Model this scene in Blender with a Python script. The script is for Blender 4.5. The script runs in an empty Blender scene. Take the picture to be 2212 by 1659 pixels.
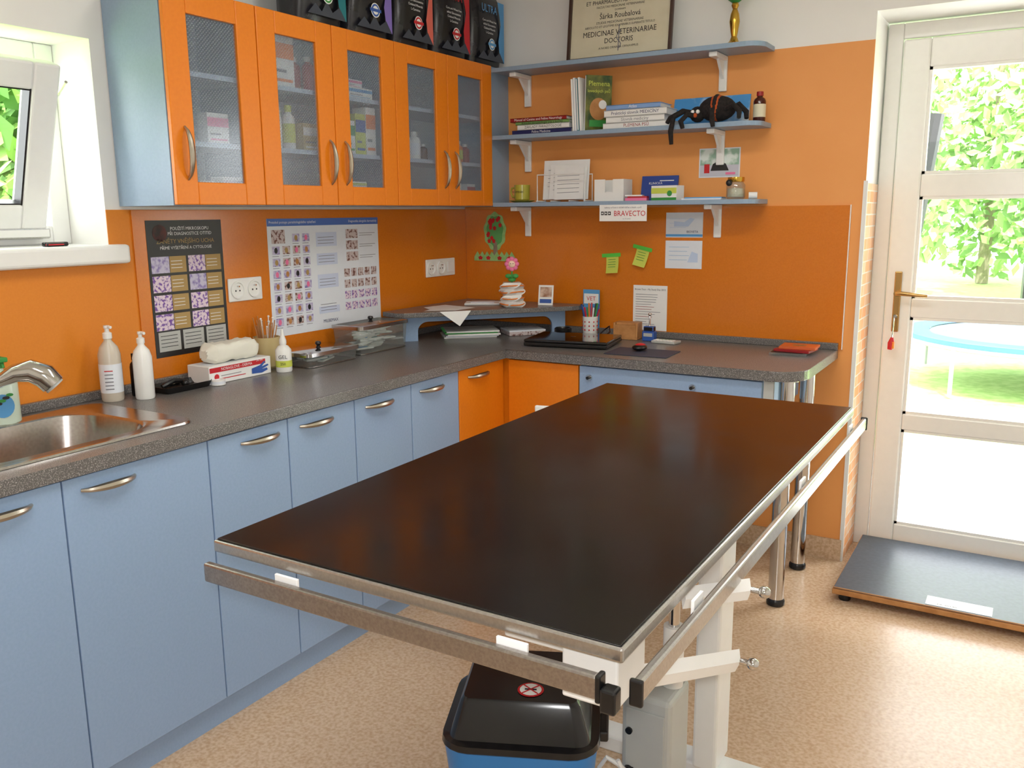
import bpy, bmesh, math, random
from mathutils import Matrix, Vector
random.seed(3)
scene=bpy.context.scene
try:
    scene.view_settings.view_transform='Standard'
except Exception: pass
PI=math.pi
def lin(c):
    r=[]
    for v in c:
        v/=255.0
        r.append(v/12.92 if v<=.04045 else ((v+.055)/1.055)**2.4)
    return (*r,1)
MC={}
def mat(name,rgb,rough=.5,metal=0,noise=None,bump=None,spec=.5,coat=0,rgb2=None,thr=None,emis=0,detail=3,rvar=None):
    if name in MC:return MC[name]
    m=bpy.data.materials.new(name);m.use_nodes=True;nt=m.node_tree;b=nt.nodes['Principled BSDF']
    b.inputs['Base Color'].default_value=lin(rgb);b.inputs['Roughness'].default_value=rough;b.inputs['Metallic'].default_value=metal
    b.inputs['Specular IOR Level'].default_value=spec;b.inputs['Coat Weight'].default_value=coat
    if emis:
        b.inputs['Emission Color'].default_value=lin(rgb);b.inputs['Emission Strength'].default_value=emis
    tc=nt.nodes.new('ShaderNodeTexCoord')
    sc=noise if noise else 30
    n=nt.nodes.new('ShaderNodeTexNoise');n.inputs['Scale'].default_value=sc;n.inputs['Detail'].default_value=detail
    nt.links.new(tc.outputs['Object'],n.inputs['Vector'])
    r=nt.nodes.new('ShaderNodeValToRGB');nt.links.new(n.outputs['Fac'],r.inputs['Fac'])
    if rgb2 is None: rgb2=tuple(min(255,v*1.008) for v in rgb)
    r.color_ramp.elements[0].color=lin(rgb);r.color_ramp.elements[1].color=lin(rgb2)
    t=thr or (.35,.65)
    r.color_ramp.elements[0].position=t[0];r.color_ramp.elements[1].position=t[1]
    nt.links.new(r.outputs['Color'],b.inputs['Base Color'])
    if rvar:
        n3=nt.nodes.new('ShaderNodeTexNoise');n3.inputs['Scale'].default_value=rvar[0];n3.inputs['Detail'].default_value=6;n3.inputs['Distortion'].default_value=.6
        nt.links.new(tc.outputs['Object'],n3.inputs['Vector'])
        mr=nt.nodes.new('ShaderNodeMapRange');mr.inputs[1].default_value=.35;mr.inputs[2].default_value=.68;mr.inputs[3].default_value=rvar[1];mr.inputs[4].default_value=rvar[2]
        nt.links.new(n3.outputs['Fac'],mr.inputs[0]);nt.links.new(mr.outputs[0],b.inputs['Roughness'])
    if bump:
        bn=nt.nodes.new('ShaderNodeBump');bn.inputs['Strength'].default_value=bump[1]
        n2=nt.nodes.new('ShaderNodeTexNoise');n2.inputs['Scale'].default_value=bump[0]
        nt.links.new(tc.outputs['Object'],n2.inputs['Vector'])
        nt.links.new(n2.outputs['Fac'],bn.inputs['Height']);nt.links.new(bn.outputs['Normal'],b.inputs['Normal'])
    MC[name]=m;return m
def glassmat(name,tint=(255,255,255),gloss=.08,rough=.02,dots=False,haze=0,hc=(235,238,236)):
    m=bpy.data.materials.new(name);m.use_nodes=True;nt=m.node_tree;nt.nodes.clear()
    o=nt.nodes.new('ShaderNodeOutputMaterial');t=nt.nodes.new('ShaderNodeBsdfTransparent');t.inputs[0].default_value=lin(tint)
    g=nt.nodes.new('ShaderNodeBsdfGlossy');g.inputs['Roughness'].default_value=rough
    mx=nt.nodes.new('ShaderNodeMixShader');mx.inputs[0].default_value=gloss
    nt.links.new(t.outputs[0],mx.inputs[1]);nt.links.new(g.outputs[0],mx.inputs[2])
    out=mx
    if haze:
        d=nt.nodes.new('ShaderNodeBsdfDiffuse');d.inputs[0].default_value=lin(hc)
        m2=nt.nodes.new('ShaderNodeMixShader');m2.inputs[0].default_value=haze;nt.links.new(mx.outputs[0],m2.inputs[1]);nt.links.new(d.outputs[0],m2.inputs[2]);out=m2
    if dots:
        tc=nt.nodes.new('ShaderNodeTexCoord');sp=nt.nodes.new('ShaderNodeSeparateXYZ');nt.links.new(tc.outputs['Object'],sp.inputs[0])
        def M(op,a,b):
            n=nt.nodes.new('ShaderNodeMath');n.operation=op
            for i,v in enumerate((a,b)):
                if isinstance(v,(int,float)):n.inputs[i].default_value=v
                else:nt.links.new(v,n.inputs[i])
            return n.outputs[0]
        k=2*PI/.0125
        a=M('SINE',M('MULTIPLY',sp.outputs['Y'],k),0);b_=M('SINE',M('MULTIPLY',sp.outputs['Z'],k),0)
        d_=M('GREATER_THAN',M('MULTIPLY',a,b_),.45)
        fac=M('ADD',M('MULTIPLY',d_,.25),.12)
        d=nt.nodes.new('ShaderNodeBsdfDiffuse');d.inputs[0].default_value=lin((178,188,200))
        m2=nt.nodes.new('ShaderNodeMixShader');nt.links.new(fac,m2.inputs[0]);nt.links.new(mx.outputs[0],m2.inputs[1]);nt.links.new(d.outputs[0],m2.inputs[2]);out=m2
    nt.links.new(out.outputs[0],o.inputs[0]);return m
ORP=mat('orange_wall_paint',(236,158,84),.55,noise=6,rgb2=(238,161,88),bump=(160,.03))
ORL=mat('orange_laminate',(213,118,20),.22,noise=150,rgb2=(218,123,26))
ORM=mat('orange_matt_paint',(224,132,30),.5,noise=150,rgb2=(227,136,35))
ORD=mat('orange_door',(231,126,12),.38,noise=90,rgb2=(235,131,18))
BLU=mat('blue_laminate',(142,168,201),.42,noise=120,rgb2=(147,172,205),bump=(350,.02))
BLG=mat('bluegrey_laminate',(142,164,186),.4,noise=120,rgb2=(146,168,190))
BLI=mat('cabinet_interior',(205,213,222),.6)
SHM=mat('cabinet_shelf_pale',(188,203,222),.5)
WHT=mat('white_plaster',(241,239,235),.7,noise=8,bump=(120,.03))
WPL=mat('white_plastic',(238,238,235),.3)
WGL=mat('white_gloss_door',(242,240,234),.25)
CTR=mat('speckled_worktop',(94,91,89),.3,noise=330,rgb2=(172,168,164),thr=(.50,.72),detail=2)
FLR=mat('cork_vinyl_floor',(196,162,128),.27,noise=88,rgb2=(220,192,162),thr=(.34,.64),detail=8)
STL=mat('brushed_steel',(188,185,182),.28,1,noise=200,rgb2=(200,198,195))
STS=mat('sink_steel',(178,172,168),.22,1,noise=120,rgb2=(190,185,181))
CHR=mat('chrome',(205,203,201),.08,1)
NIK=mat('satin_nickel',(190,182,168),.3,1)
BRS=mat('brass',(188,150,95),.25,1)
BLK=mat('black_plastic',(16,16,17),.3,noise=40,rgb2=(22,22,23))
TBL=mat('dark_table_rubber',(13,11,10),.2,noise=5,rgb2=(21,18,17),bump=(400,.012),thr=(.4,.8),detail=8,rvar=(2.5,.17,.27))
RUB=mat('dark_rubber',(62,71,82),.36,noise=60,rgb2=(72,81,92))
GRY=mat('grey_plastic',(184,186,182),.4)
PAP=mat('paper',(240,240,238),.6)
PAPB=mat('paper_bluish',(228,233,241),.6)
WOO=mat('wood',(176,120,66),.5,noise=25,rgb2=(196,140,84))
GRN=mat('green',(60,150,70),.6)
RED=mat('red',(200,30,40),.4)
DRD=mat('dark_red',(150,25,30),.4)
BLC=mat('blue_print',(50,90,170),.4)
LBL=mat('light_blue_print',(90,160,215),.4)
NVY=mat('navy',(30,40,95),.4)
YEL=mat('sticky_yellow_green',(205,215,90),.6)
LIM=mat('lime_tape',(90,205,70),.6)
TXT=mat('ink_black',(28,28,30),.5)
TXW=mat('ink_white',(240,240,240),.5)
TXG=mat('ink_grey',(120,120,130),.5)
TAN=mat('tan_print',(176,146,92),.6)
PUR=mat('purple_cells',(232,214,226),.6,noise=90,rgb2=(120,80,165),thr=(.48,.6))
PU2=mat('pale_cells',(205,200,222),.6,noise=60,rgb2=(140,125,185),thr=(.45,.65))
BRC=mat('brown_cells',(205,190,190),.6,noise=70,rgb2=(120,80,70),thr=(.5,.6))
CRM=mat('parchment',(218,210,182),.6,noise=12,rgb2=(224,216,190))
OLV=mat('olive_ceramic',(178,170,62),.25)
BGE=mat('beige_ceramic',(200,180,130),.4)
GOLD=mat('gold',(205,165,70),.2,1)
PNK=mat('pink',(236,120,165),.5)
ORN=mat('orange_plastic',(238,130,40),.5)
RUS=mat('rust_orange_print',(205,95,45),.35)
BLN=mat('bin_blue',(40,120,190),.35)
GLS=glassmat('clear_glass',gloss=.07)
GLC=glassmat('cabinet_dotted_glass',(242,245,248),.05,.15,True)
GLB=glassmat('container_glass',(232,236,234),.14,.05,haze=.10)
AMB=mat('amber_glass',(70,25,15),.12)
# ---------------------------------------------------------------- geometry builder
ALL=[];W={}
class G:
    def __init__(s,M=None):
        s.bm=bmesh.new();s.mats=[];s.M=M or Matrix();s.txt=[]
    def mi(s,m):
        if m not in s.mats:s.mats.append(m)
        return s.mats.index(m)
    def add(s,vs,fs,m,smooth=False,M=None):
        M=M or s.M;i=s.mi(m);bv=[s.bm.verts.new(M@Vector(v)) for v in vs];out=[]
        for f in fs:
            try:
                fc=s.bm.faces.new([bv[k] for k in f]);fc.material_index=i;fc.smooth=smooth;out.append(fc)
            except ValueError:pass
        return bv,out
    def box(s,x0,x1,y0,y1,z0,z1,m,bev=0,seg=2):
        vs=[(x,y,z) for x in(x0,x1) for y in(y0,y1) for z in(z0,z1)]
        fs=[(0,1,3,2),(4,6,7,5),(0,4,5,1),(2,3,7,6),(0,2,6,4),(1,5,7,3)]
        bv,bf=s.add(vs,fs,m)
        if bev:
            es=list({e for f in bf for e in f.edges})
            bmesh.ops.bevel(s.bm,geom=es,offset=bev,segments=seg,profile=.5,affect='EDGES',clamp_overlap=True)
    def lathe(s,prof,m,n=24,c=(0,0,0),sx=1,sy=1):
        vs=[];fs=[]
        for r,z in prof:
            for i in range(n):
                a=2*PI*i/n;vs.append((c[0]+sx*r*math.cos(a),c[1]+sy*r*math.sin(a),c[2]+z))
        for k in range(len(prof)-1):
            for i in range(n):
                j=(i+1)%n;fs.append((k*n+i,k*n+j,(k+1)*n+j,(k+1)*n+i))
        if prof[0][0]>1e-5:fs.append(tuple(range(n))[::-1])
        if prof[-1][0]>1e-5:fs.append(tuple((len(prof)-1)*n+i for i in range(n)))
        s.add(vs,fs,m,True)
    def tube(s,pts,r,m,n=10,closed=False,flat=None):
        P=[Vector(p) for p in pts];N=len(P);vs=[];fs=[];up=None
        rs=r if isinstance(r,(list,tuple)) else [r]*N
        for i in range(N):
            a=P[(i-1)%N] if (closed or i>0) else P[i];b=P[(i+1)%N] if (closed or i<N-1) else P[i]
            d=(b-a).normalized()
            if up is None:
                up=Vector((0,0,1)) if abs(d.z)<.9 else Vector((1,0,0))
            u=(up-d*up.dot(d)).normalized();v=d.cross(u);up=u
            for k in range(n):
                t=2*PI*k/n;fl=flat or (1,1)
                vs.append(P[i]+u*math.cos(t)*rs[i]*fl[0]+v*math.sin(t)*rs[i]*fl[1])
        R=N if closed else N-1
        for i in range(R):
            for k in range(n):
                j=(i+1)%N;l=(k+1)%n;fs.append((i*n+k,i*n+l,j*n+l,j*n+k))
        if not closed:
            fs.append(tuple(range(n))[::-1]);fs.append(tuple((N-1)*n+k for k in range(n)))
        s.add(vs,fs,m,True)
    def cyl(s,p0,p1,r,m,n=20,r1=None):
        s.tube([p0,p1],[r,r if r1 is None else r1],m,n)
    def sph(s,c,r,m,sc=(1,1,1),n=14):
        vs=[];fs=[];K=n//2+1
        for k in range(K+1):
            th=PI*k/K
            for i in range(n):
                a=2*PI*i/n;vs.append((c[0]+sc[0]*r*math.sin(th)*math.cos(a),c[1]+sc[1]*r*math.sin(th)*math.sin(a),c[2]+sc[2]*r*math.cos(th)))
        for k in range(K):
            for i in range(n):
                j=(i+1)%n;fs.append((k*n+i,k*n+j,(k+1)*n+j,(k+1)*n+i))
        bv,_=s.add(vs,fs,m,True);bmesh.ops.remove_doubles(s.bm,verts=bv,dist=1e-6)
    def prism(s,pts,z0,z1,m,bev=0,smooth=False):
        n=len(pts);vs=[(p[0],p[1],z0) for p in pts]+[(p[0],p[1],z1) for p in pts]
        fs=[tuple(range(n))[::-1],tuple(range(n,2*n))]+[(i,(i+1)%n,n+(i+1)%n,n+i) for i in range(n)]
        bv,bf=s.add(vs,fs,m,smooth)
        if bev:
            es=list({e for f in bf[:2] for e in f.edges})
            bmesh.ops.bevel(s.bm,geom=es,offset=bev,segments=2,profile=.5,affect='EDGES',clamp_overlap=True)
    def loft(s,rings,m,cap0=False,cap1=True,smooth=True):
        n=len(rings[0]);vs=[v for r in rings for v in r];fs=[]
        for k in range(len(rings)-1):
            for i in range(n):
                j=(i+1)%n;fs.append((k*n+i,k*n+j,(k+1)*n+j,(k+1)*n+i))
        if cap0:fs.append(tuple(range(n))[::-1])
        if cap1:fs.append(tuple((len(rings)-1)*n+i for i in range(n)))
        s.add(vs,fs,m,smooth)
    def rect(s,x0,y0,x1,y1,off,m):
        s.add([(x0,y0,off),(x1,y0,off),(x1,y1,off),(x0,y1,off)],[(0,1,2,3)],m)
    def poly(s,pts,off,m):
        s.add([(p[0],p[1],off) for p in pts],[tuple(range(len(pts)))],m)
    def disc(s,x,y,r,off,m,n=20,ry=None):
        s.poly([(x+r*math.cos(2*PI*i/n),y+(ry or r)*math.sin(2*PI*i/n)) for i in range(n)],off,m)
    def text(s,t,x,y,size,m,off=.0008,align='CENTER',sx=1):
        s.txt.append((t,x,y,size,m,off,align,s.M.copy(),sx))
    def obj(s,name,parent=None,label=None,cat=None,group=None,kind=None,loc=None,rot=None,local=False):
        me=bpy.data.meshes.new(name);ob=bpy.data.objects.new(name,me);bpy.context.collection.objects.link(ob)
        if parent:ob.parent=parent
        if label:ob['label']=label
        if cat and not parent:ob['category']=cat
        if group:ob['group']=group
        if kind:ob['kind']=kind
        ALL.append((s,ob,me,parent,loc,rot,local));return ob
def T(name,label,cat,loc=(0,0,0),rot=(0,0,0),group=None,kind=None):
    ob=bpy.data.objects.new(name,None);bpy.context.collection.objects.link(ob);ob.empty_display_size=.1
    ob.location=loc;ob.rotation_euler=rot
    if label:ob['label']=label
    if cat:ob['category']=cat
    if group:ob['group']=group
    if kind:ob['kind']=kind
    W[ob.name]=Vector(loc);return ob
def finalize():
    tmp=[];cache={}
    for g,*_ in ALL:
        for t in g.txt:
            key=(t[0],t[6])
            if key in cache:continue
            cu=bpy.data.curves.new('t','FONT');cu.body=t[0];cu.size=1;cu.align_x=t[6];cu.align_y='CENTER';cu.resolution_u=2
            o=bpy.data.objects.new('t',cu);scene.collection.objects.link(o);cache[key]=o;tmp.append((o,cu))
    dg=bpy.context.evaluated_depsgraph_get();dg.update()
    M={}
    for key,o in cache.items():
        me=bpy.data.meshes.new_from_object(o.evaluated_get(dg));M[key]=([tuple(v.co) for v in me.vertices],[tuple(p.vertices) for p in me.polygons]);bpy.data.meshes.remove(me)
    for o,cu in tmp:
        bpy.data.objects.remove(o);bpy.data.curves.remove(cu)
    for g,ob,me,parent,loc,rot,local in ALL:
        for t,x,y,size,m,off,al,MM,sx in g.txt:
            vs,fs=M[(t,al)]
            g.add([(x+v[0]*size*sx,y+v[1]*size,off) for v in vs],fs,m,False,MM)
        bm=g.bm
        bmesh.ops.recalc_face_normals(bm,faces=bm.faces[:])
        for e in bm.edges:
            if len(e.link_faces)==2 and e.calc_face_angle(0)>math.radians(38):e.smooth=False
        if not local and loc is None and len(bm.verts):
            xs=[v.co for v in bm.verts]
            c=Vector(((min(v.x for v in xs)+max(v.x for v in xs))/2,(min(v.y for v in xs)+max(v.y for v in xs))/2,min(v.z for v in xs)))
            for v in bm.verts:v.co-=c
            ob.location=c-(W[parent.name] if parent else Vector());W[ob.name]=c
        elif loc is not None:
            ob.location=loc;W[ob.name]=Vector(loc)
        if rot:ob.rotation_euler=rot
        bm.to_mesh(me);bm.free()
        for m in g.mats:me.materials.append(m)
def FR(o,X,Y,Z):
    return Matrix(((X[0],Y[0],Z[0],o[0]),(X[1],Y[1],Z[1],o[1]),(X[2],Y[2],Z[2],o[2]),(0,0,0,1)))
def ML(y=0,z=0,x=0):return FR((x,y,z),(0,1,0),(0,0,1),(1,0,0))
def MB(x=0,z=0,y=0):return FR((x,y,z),(1,0,0),(0,0,1),(0,-1,0))
def MT(x,y,z,a=0):return Matrix.Translation((x,y,z))@Matrix.Rotation(a,4,'Z')
def rr(cx,cy,w,h,r,z,k=5):
    pts=[]
    for qx,qy,a0 in((1,1,0),(-1,1,PI/2),(-1,-1,PI),(1,-1,3*PI/2)):
        for i in range(k+1):
            a=a0+PI/2*i/k;pts.append((cx+qx*(w/2-r)+r*math.cos(a),cy+qy*(h/2-r)+r*math.sin(a),z))
    return pts
def bow(g,a,b,out,m,r=.006):
    a=Vector(a);b=Vector(b);out=Vector(out);pts=[];rs=[]
    for i in range(13):
        t=i/12;q=4*t*(1-t);pts.append(a.lerp(b,t)+out*(q**.6));rs.append(r*(.55+.75*q))
    g.tube(pts,rs,m,8,flat=(1,1.0))
# ================================================================= ROOM
ZC=.97
g=G();g.box(-.3,3.7,-5.1,.35,-.1,0,FLR);g.obj('floor',kind='structure')
g=G();g.box(-.3,3.7,-5.1,.35,2.8,2.9,WHT);g.obj('ceiling',kind='structure')
g=G()
g.box(-.3,2.026,0,.35,0,2.8,WHT);g.box(2.026,3.15,0,.35,2.36,2.8,WHT);g.box(3.15,3.7,0,.35,0,2.8,WHT)
g.box(0,2.026,-.003,0,0,2.25,ORP);g.obj('wall_back',kind='structure')
g=G()
wy0,wy1,wz0,wz1=-3.3,-2.14,1.47,2.13
g.box(-.3,0,-5.1,wy0,0,2.8,WHT);g.box(-.3,0,wy1,0,0,2.8,WHT);g.box(-.3,0,wy0,wy1,0,wz0,WHT);g.box(-.3,0,wy0,wy1,wz1,2.8,WHT)
g.box(0,.003,-5,wy1,.9,1.42,ORM);g.box(0,.003,wy1,0,.9,1.592,ORM);g.obj('wall_left',kind='structure')
g=G();g.box(3.6,3.7,-5.0,0,0,2.8,WHT);g.obj('wall_right',kind='structure')
g=G();g.box(0,3.6,-5.1,-5.0,0,2.8,WHT);g.obj('wall_front',kind='structure')
g=G();g.box(1.05,2.026,-.012,-.003,0,.10,FLR);g.obj('baseboard_back',kind='structure')
g=G();g.box(.010,1.972,-.011,-.0035,ZC+.001,1.590,ORL);g.box(1.972,1.976,-.012,-.0035,ZC+.001,1.592,WPL)
g.obj('splashback_panel',label='glossy orange laminate splashback panel above the desk worktop',cat='wall panel')
g=G();g.box(.0035,.009,-2.05,-.012,ZC+.001,1.590,ORL);g.obj('splashback_panel',label='glossy orange laminate splashback panel under the wall cabinets',cat='wall panel')
def tilemat():
    m=bpy.data.materials.new('orange_mosaic_tiles');m.use_nodes=True;nt=m.node_tree;b=nt.nodes['Principled BSDF']
    tc=nt.nodes.new('ShaderNodeTexCoord')
    br=nt.nodes.new('ShaderNodeTexBrick');br.inputs['Scale'].default_value=1;br.inputs['Brick Width'].default_value=.1;br.inputs['Row Height'].default_value=.05;br.inputs['Mortar Size'].default_value=.003
    br.inputs['Color1'].default_value=lin((240,160,96));br.inputs['Color2'].default_value=lin((232,198,160));br.inputs['Mortar'].default_value=lin((230,218,200))
    sp=nt.nodes.new('ShaderNodeSeparateXYZ');cb=nt.nodes.new('ShaderNodeCombineXYZ')
    nt.links.new(tc.outputs['Object'],sp.inputs[0]);nt.links.new(sp.outputs['Y'],cb.inputs['X']);nt.links.new(sp.outputs['Z'],cb.inputs['Y']);nt.links.new(cb.outputs[0],br.inputs['Vector'])
    nt.links.new(br.outputs['Color'],b.inputs['Base Color']);b.inputs['Roughness'].default_value=.25;return m
TIL=tilemat()
g=G();g.box(2.026,2.032,0,.27,0,1.68,TIL);g.obj('trim_1',kind='structure')
g=G();g.box(2.018,2.035,-.008,.0,0,1.69,WPL);g.obj('trim_2',kind='structure')
g=G();g.box(-.22,.055,-3.36,-2.095,1.415,1.478,WPL,.012,3);g.obj('trim_3',kind='structure')
wn=T('window_1',None,None,(-.22,-2.72,1.478),kind='structure')
def frame(g,y0,y1,z0,z1,w,x0,x1,m,bev=.006):
    g.box(x0,x1,y0,y0+w,z0,z1,m,bev);g.box(x0,x1,y1-w,y1,z0,z1,m,bev);g.box(x0,x1,y0+w,y1-w,z0,z0+w,m,bev);g.box(x0,x1,y0+w,y1-w,z1-w,z1,m,bev)
g=G();frame(g,-3.30,-2.14,1.478,2.13,.065,-.27,-.20,WPL);g.obj('window_frame',wn,kind='structure')
S=Matrix.Translation((-.195,0,1.538))@Matrix.Rotation(math.radians(19),4,'Y')
g=G(S);frame(g,-3.22,-2.25,0,.535,.085,-.035,.035,WPL,.008);g.obj('window_sash',wn,kind='structure')
g=G(S);frame(g,-3.135,-2.335,.083,.452,.006,-.01,.028,BLK,0);g.obj('window_gasket',wn,kind='structure')
g=G(S);g.box(-.004,.004,-3.13,-2.34,.088,.447,GLS);g.obj('window_glass',wn,kind='structure')
g=G();g.tube([(-.19,-2.20,1.95),(-.10,-2.20,1.96),(-.02,-2.22,1.99)],.005,STL);g.box(-.2,-.155,-3.1,-2.24,1.50,1.535,WPL,.006);g.obj('window_stay',wn,kind='structure')
dr=T('door_1',None,None,(2.6,.3,0),kind='structure')
dx0,dx1=2.095,3.06
g=G();g.box(2.032,dx0,.27,.34,0,2.35,WGL,.004);g.box(dx1,3.15,.27,.34,0,2.35,WGL,.004);g.box(dx0,dx1,.27,.34,2.285,2.35,WGL,.004);g.box(dx0,dx1,.28,.34,0,.03,STL)
g.obj('door_frame',dr,kind='structure')
gl0,gl1=2.207,2.955
panes=[(.129,.581),(.656,1.097),(1.183,1.624),(1.72,2.162)]
g=G();g.box(dx0+.003,gl0,.255,.315,.035,2.28,WGL,.008);g.box(gl1,dx1-.003,.255,.315,.035,2.28,WGL,.008)
zz=[.035]+[v for p in panes for v in p]+[2.28]
for i in range(0,len(zz),2): g.box(gl0,gl1,.257,.313,zz[i],zz[i+1],WGL,.006)
for a,b in panes:
    for (p,q,r_,s_) in((gl0,gl1,a,a+.012),(gl0,gl1,b-.012,b)): g.box(p,q,.262,.30,r_,s_,WGL)
    g.box(gl0,gl0+.012,.262,.30,a,b,WGL);g.box(gl1-.012,gl1,.262,.30,a,b,WGL)
leaf=g.obj('door_leaf',dr,kind='structure')
g=G()
for a,b in panes:g.box(gl0+.01,gl1-.01,.280,.288,a+.01,b-.01,GLS)
g.obj('door_glass',leaf,kind='structure')
g=G();g.box(2.133,2.163,.246,.255,1.03,1.30,BRS,.004);g.cyl((2.148,.246,1.205),(2.148,.20,1.205),.010,BRS,12)
g.tube([(2.148,.205,1.205),(2.175,.198,1.206),(2.22,.197,1.203),(2.275,.203,1.199)],[.011,.010,.009,.007],BRS,10)
g.cyl((2.148,.245,1.10),(2.148,.235,1.10),.009,CHR,12)
g.obj('door_handle',leaf,kind='structure')
g=G();g.cyl((2.148,.234,1.10),(2.148,.205,1.10),.004,CHR,8);g.tube([(2.148,.205,1.10),(2.148,.20,1.05),(2.146,.203,1.01)],.0025,CHR,6)
g.tube([(2.146,.202,1.01),(2.144,.20,.985),(2.140,.20,.955)],[.006,.014,.010],RED,8,flat=(1,.5));g.tube([(2.15,.202,.99),(2.153,.2,.96)],[.008,.006],ORN,8)
g.obj('door_key',label='small key with red tag hanging in the door lock',cat='key')
# ================================================================= OUTSIDE
LAW=mat('lawn_grass',(145,186,94),.9,noise=12,rgb2=(176,208,122))
PAT=mat('pale_paving',(236,234,228),.8,noise=20)
g=G();g.box(-12,16,2.3,24,-.2,-.06,LAW);g.obj('lawn',label='sunlit green garden lawn outside the glazed door',cat='grass',kind='stuff')
g=G();g.box(-12,-.3,-12,2.29,-.2,-.06,LAW);g.obj('lawn',label='green garden lawn outside the small tilted window',cat='grass',kind='stuff')
g=G();g.box(-.29,8,.36,2.29,-.2,-.05,PAT);g.obj('patio',label='pale sunlit paving outside the glazed door',cat='patio')
LF=[mat('leaf_a',(165,200,122),.7),mat('leaf_b',(200,225,158),.7),mat('leaf_c',(128,168,95),.7)]
LF2=[mat('leaf_d',(115,160,72),.7),mat('leaf_e',(150,190,95),.7),mat('leaf_f',(82,128,55),.7)]
BRK=mat('bark',(135,122,102),.9,noise=20,rgb2=(160,146,126))
def tree(x,y,h,r,name,lab,n=900,z0=-.052,sz=(.08,.2),lf=None):
    t=T(name,lab,'tree' if name=='tree' else 'bush',(x,y,z0))
    g=G();g.tube([(0,0,0),(.05,0,h*.4),(0,.05,h*.8)],[.13,.10,.05],BRK,8);g.obj('trunk',t,local=True)
    g=G()
    for i in range(n):
        v=Vector((random.gauss(0,1),random.gauss(0,1),random.gauss(0,1))).normalized()*(random.random()**.4)
        s=random.uniform(*sz)
        c=Vector((v.x*r,v.y*r*.6,max(h*.5+v.z*h*.5,s+.02)))
        a=Vector((random.gauss(0,1),random.gauss(0,1),random.gauss(0,1))).normalized();b=a.orthogonal().normalized()
        g.add([c-a*s,c+b*s*.6,c+a*s,c-b*s*.6],[(0,1,2,3)],random.choice(lf or LF))
    g.obj('foliage',t,kind='stuff',local=True)
TL='leafy green deciduous tree beyond the garden lawn'
tree(-.2,14,5,1.6,'tree',TL,2400);tree(3.4,14,6,1.7,'tree',TL,2800);tree(7.1,14,5,1.7,'tree',TL,1500);tree(1.6,18,6.5,1.8,'tree',TL,2600);tree(5.3,18.5,6.5,1.8,'tree',TL,2400)
BL='bright green bush outside the small tilted window'
tree(-2.4,-2.6,2.8,.8,'bush',BL,1600,sz=(.05,.12),lf=LF2)
tree(-2.6,-.7,3,.95,'bush',BL,2600,sz=(.05,.13),lf=LF2)
tree(-6.5,.8,5,1.8,'bush',BL,2400,lf=LF2)
tree(-6.5,4.4,5,1.7,'bush',BL,2000,lf=LF2)
tp=T('trampoline','round garden trampoline with pale blue rim on the lawn','trampoline',(2.83,5.4,-.052))
def ring(r,z,n=36):return [(r*math.cos(2*PI*i/n),r*math.sin(2*PI*i/n),z) for i in range(n)]
JM=mat('jumping_mat_grey',(92,108,124),.6);PADM=mat('rim_pad_blue',(60,98,160),.5);LEGM=mat('trampoline_leg_grey',(150,153,155),.4)
TZ=.47
g=G();g.disc(0,0,1.03,TZ,JM,36);g.obj('jumping_mat',tp,local=True)
g=G();g.loft([ring(1.02,TZ+.01),ring(1.08,TZ+.03),ring(1.24,TZ+.02),ring(1.24,TZ-.03)],PADM,cap1=False);g.tube(ring(1.24,TZ-.04),.018,LEGM,8,True);g.obj('rim_pad',tp,local=True)
for a in (200,235,270,305,340,90,30,150):
    a=math.radians(a);cx,cy=1.26*math.cos(a),1.26*math.sin(a)
    g=G();g.tube([(cx,cy,TZ-.05),(cx,cy,.02)],.018,LEGM,8);g.obj('leg',tp,local=True)
for a in (205,100,350):
    a=math.radians(a);cx,cy=1.30*math.cos(a),1.30*math.sin(a)
    g=G();g.tube([(cx,cy,.5),(cx,cy,1.3),(cx+.12,cy,2.45)],.07,BLK,8);g.obj('net_pole',tp,local=True)
NET=glassmat('trampoline_net',(232,236,234),.0)
g=G();g.loft([ring(1.27,.50),ring(1.27,2.2)],NET,cap1=False);g.obj('safety_net',tp,local=True)
# ================================================================= BASE CABINETS + WORKTOP
g=G()
a0,b0=.0095,-.0115
pts=[(a0,-2.33),(.66,-2.33),(.66,-.678),(1.84,-.678)]+[(1.84+.12*math.sin(a),-.558-.12*math.cos(a)) for a in [PI/2*i/8 for i in range(1,9)]]+[(1.96,b0),(a0,b0)]
g.prism(pts,.93,ZC,CTR,.004)
g.box(a0,.66,-3.6,-3.02,.93,ZC,CTR,.004);g.box(a0,.10,-3.02,-2.33,.93,ZC,CTR);g.box(.56,.66,-3.02,-2.33,.93,ZC,CTR)
g.box(a0,.028,-3.6,-.02,ZC,ZC+.03,CTR,.003);g.box(.012,1.96,-.03,b0-.0005,ZC,ZC+.03,CTR,.003)
wt=g.obj('worktop',label='grey speckled L-shaped laminate worktop with rounded end on chrome legs',cat='worktop',loc=(0,0,0))
for (x,y) in((1.887,-.60),(1.875,-.18)):
    g=G();g.lathe([(.031,.03),(.031,.925),(.045,.925),(.045,.93)],CHR,24,(x,y,0));lg=g.obj('leg',wt,label='chrome tubular leg with black foot')
    g=G();g.lathe([(.03,0),(.036,.005),(.036,.02),(.03,.03),(.02,.03)],BLK,24,(x,y,0));g.obj('foot',lg)
def handleY(y,z,x,parent,L=.155):
    g=G();bow(g,(x,y-L/2,z),(x,y+L/2,z),(.026,0,0),NIK,.0085);g.obj('handle',parent,label='curved satin metal bow handle')
us=[(-3.55,-3.215,-3.35),(-3.215,-2.772,-2.93),(-2.772,-2.321,-2.645),(-2.321,-2.001,-2.12),(-2.001,-1.676,-1.87),(-1.676,-1.347,-1.54),(-1.347,-1.023,-1.215)]
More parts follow.
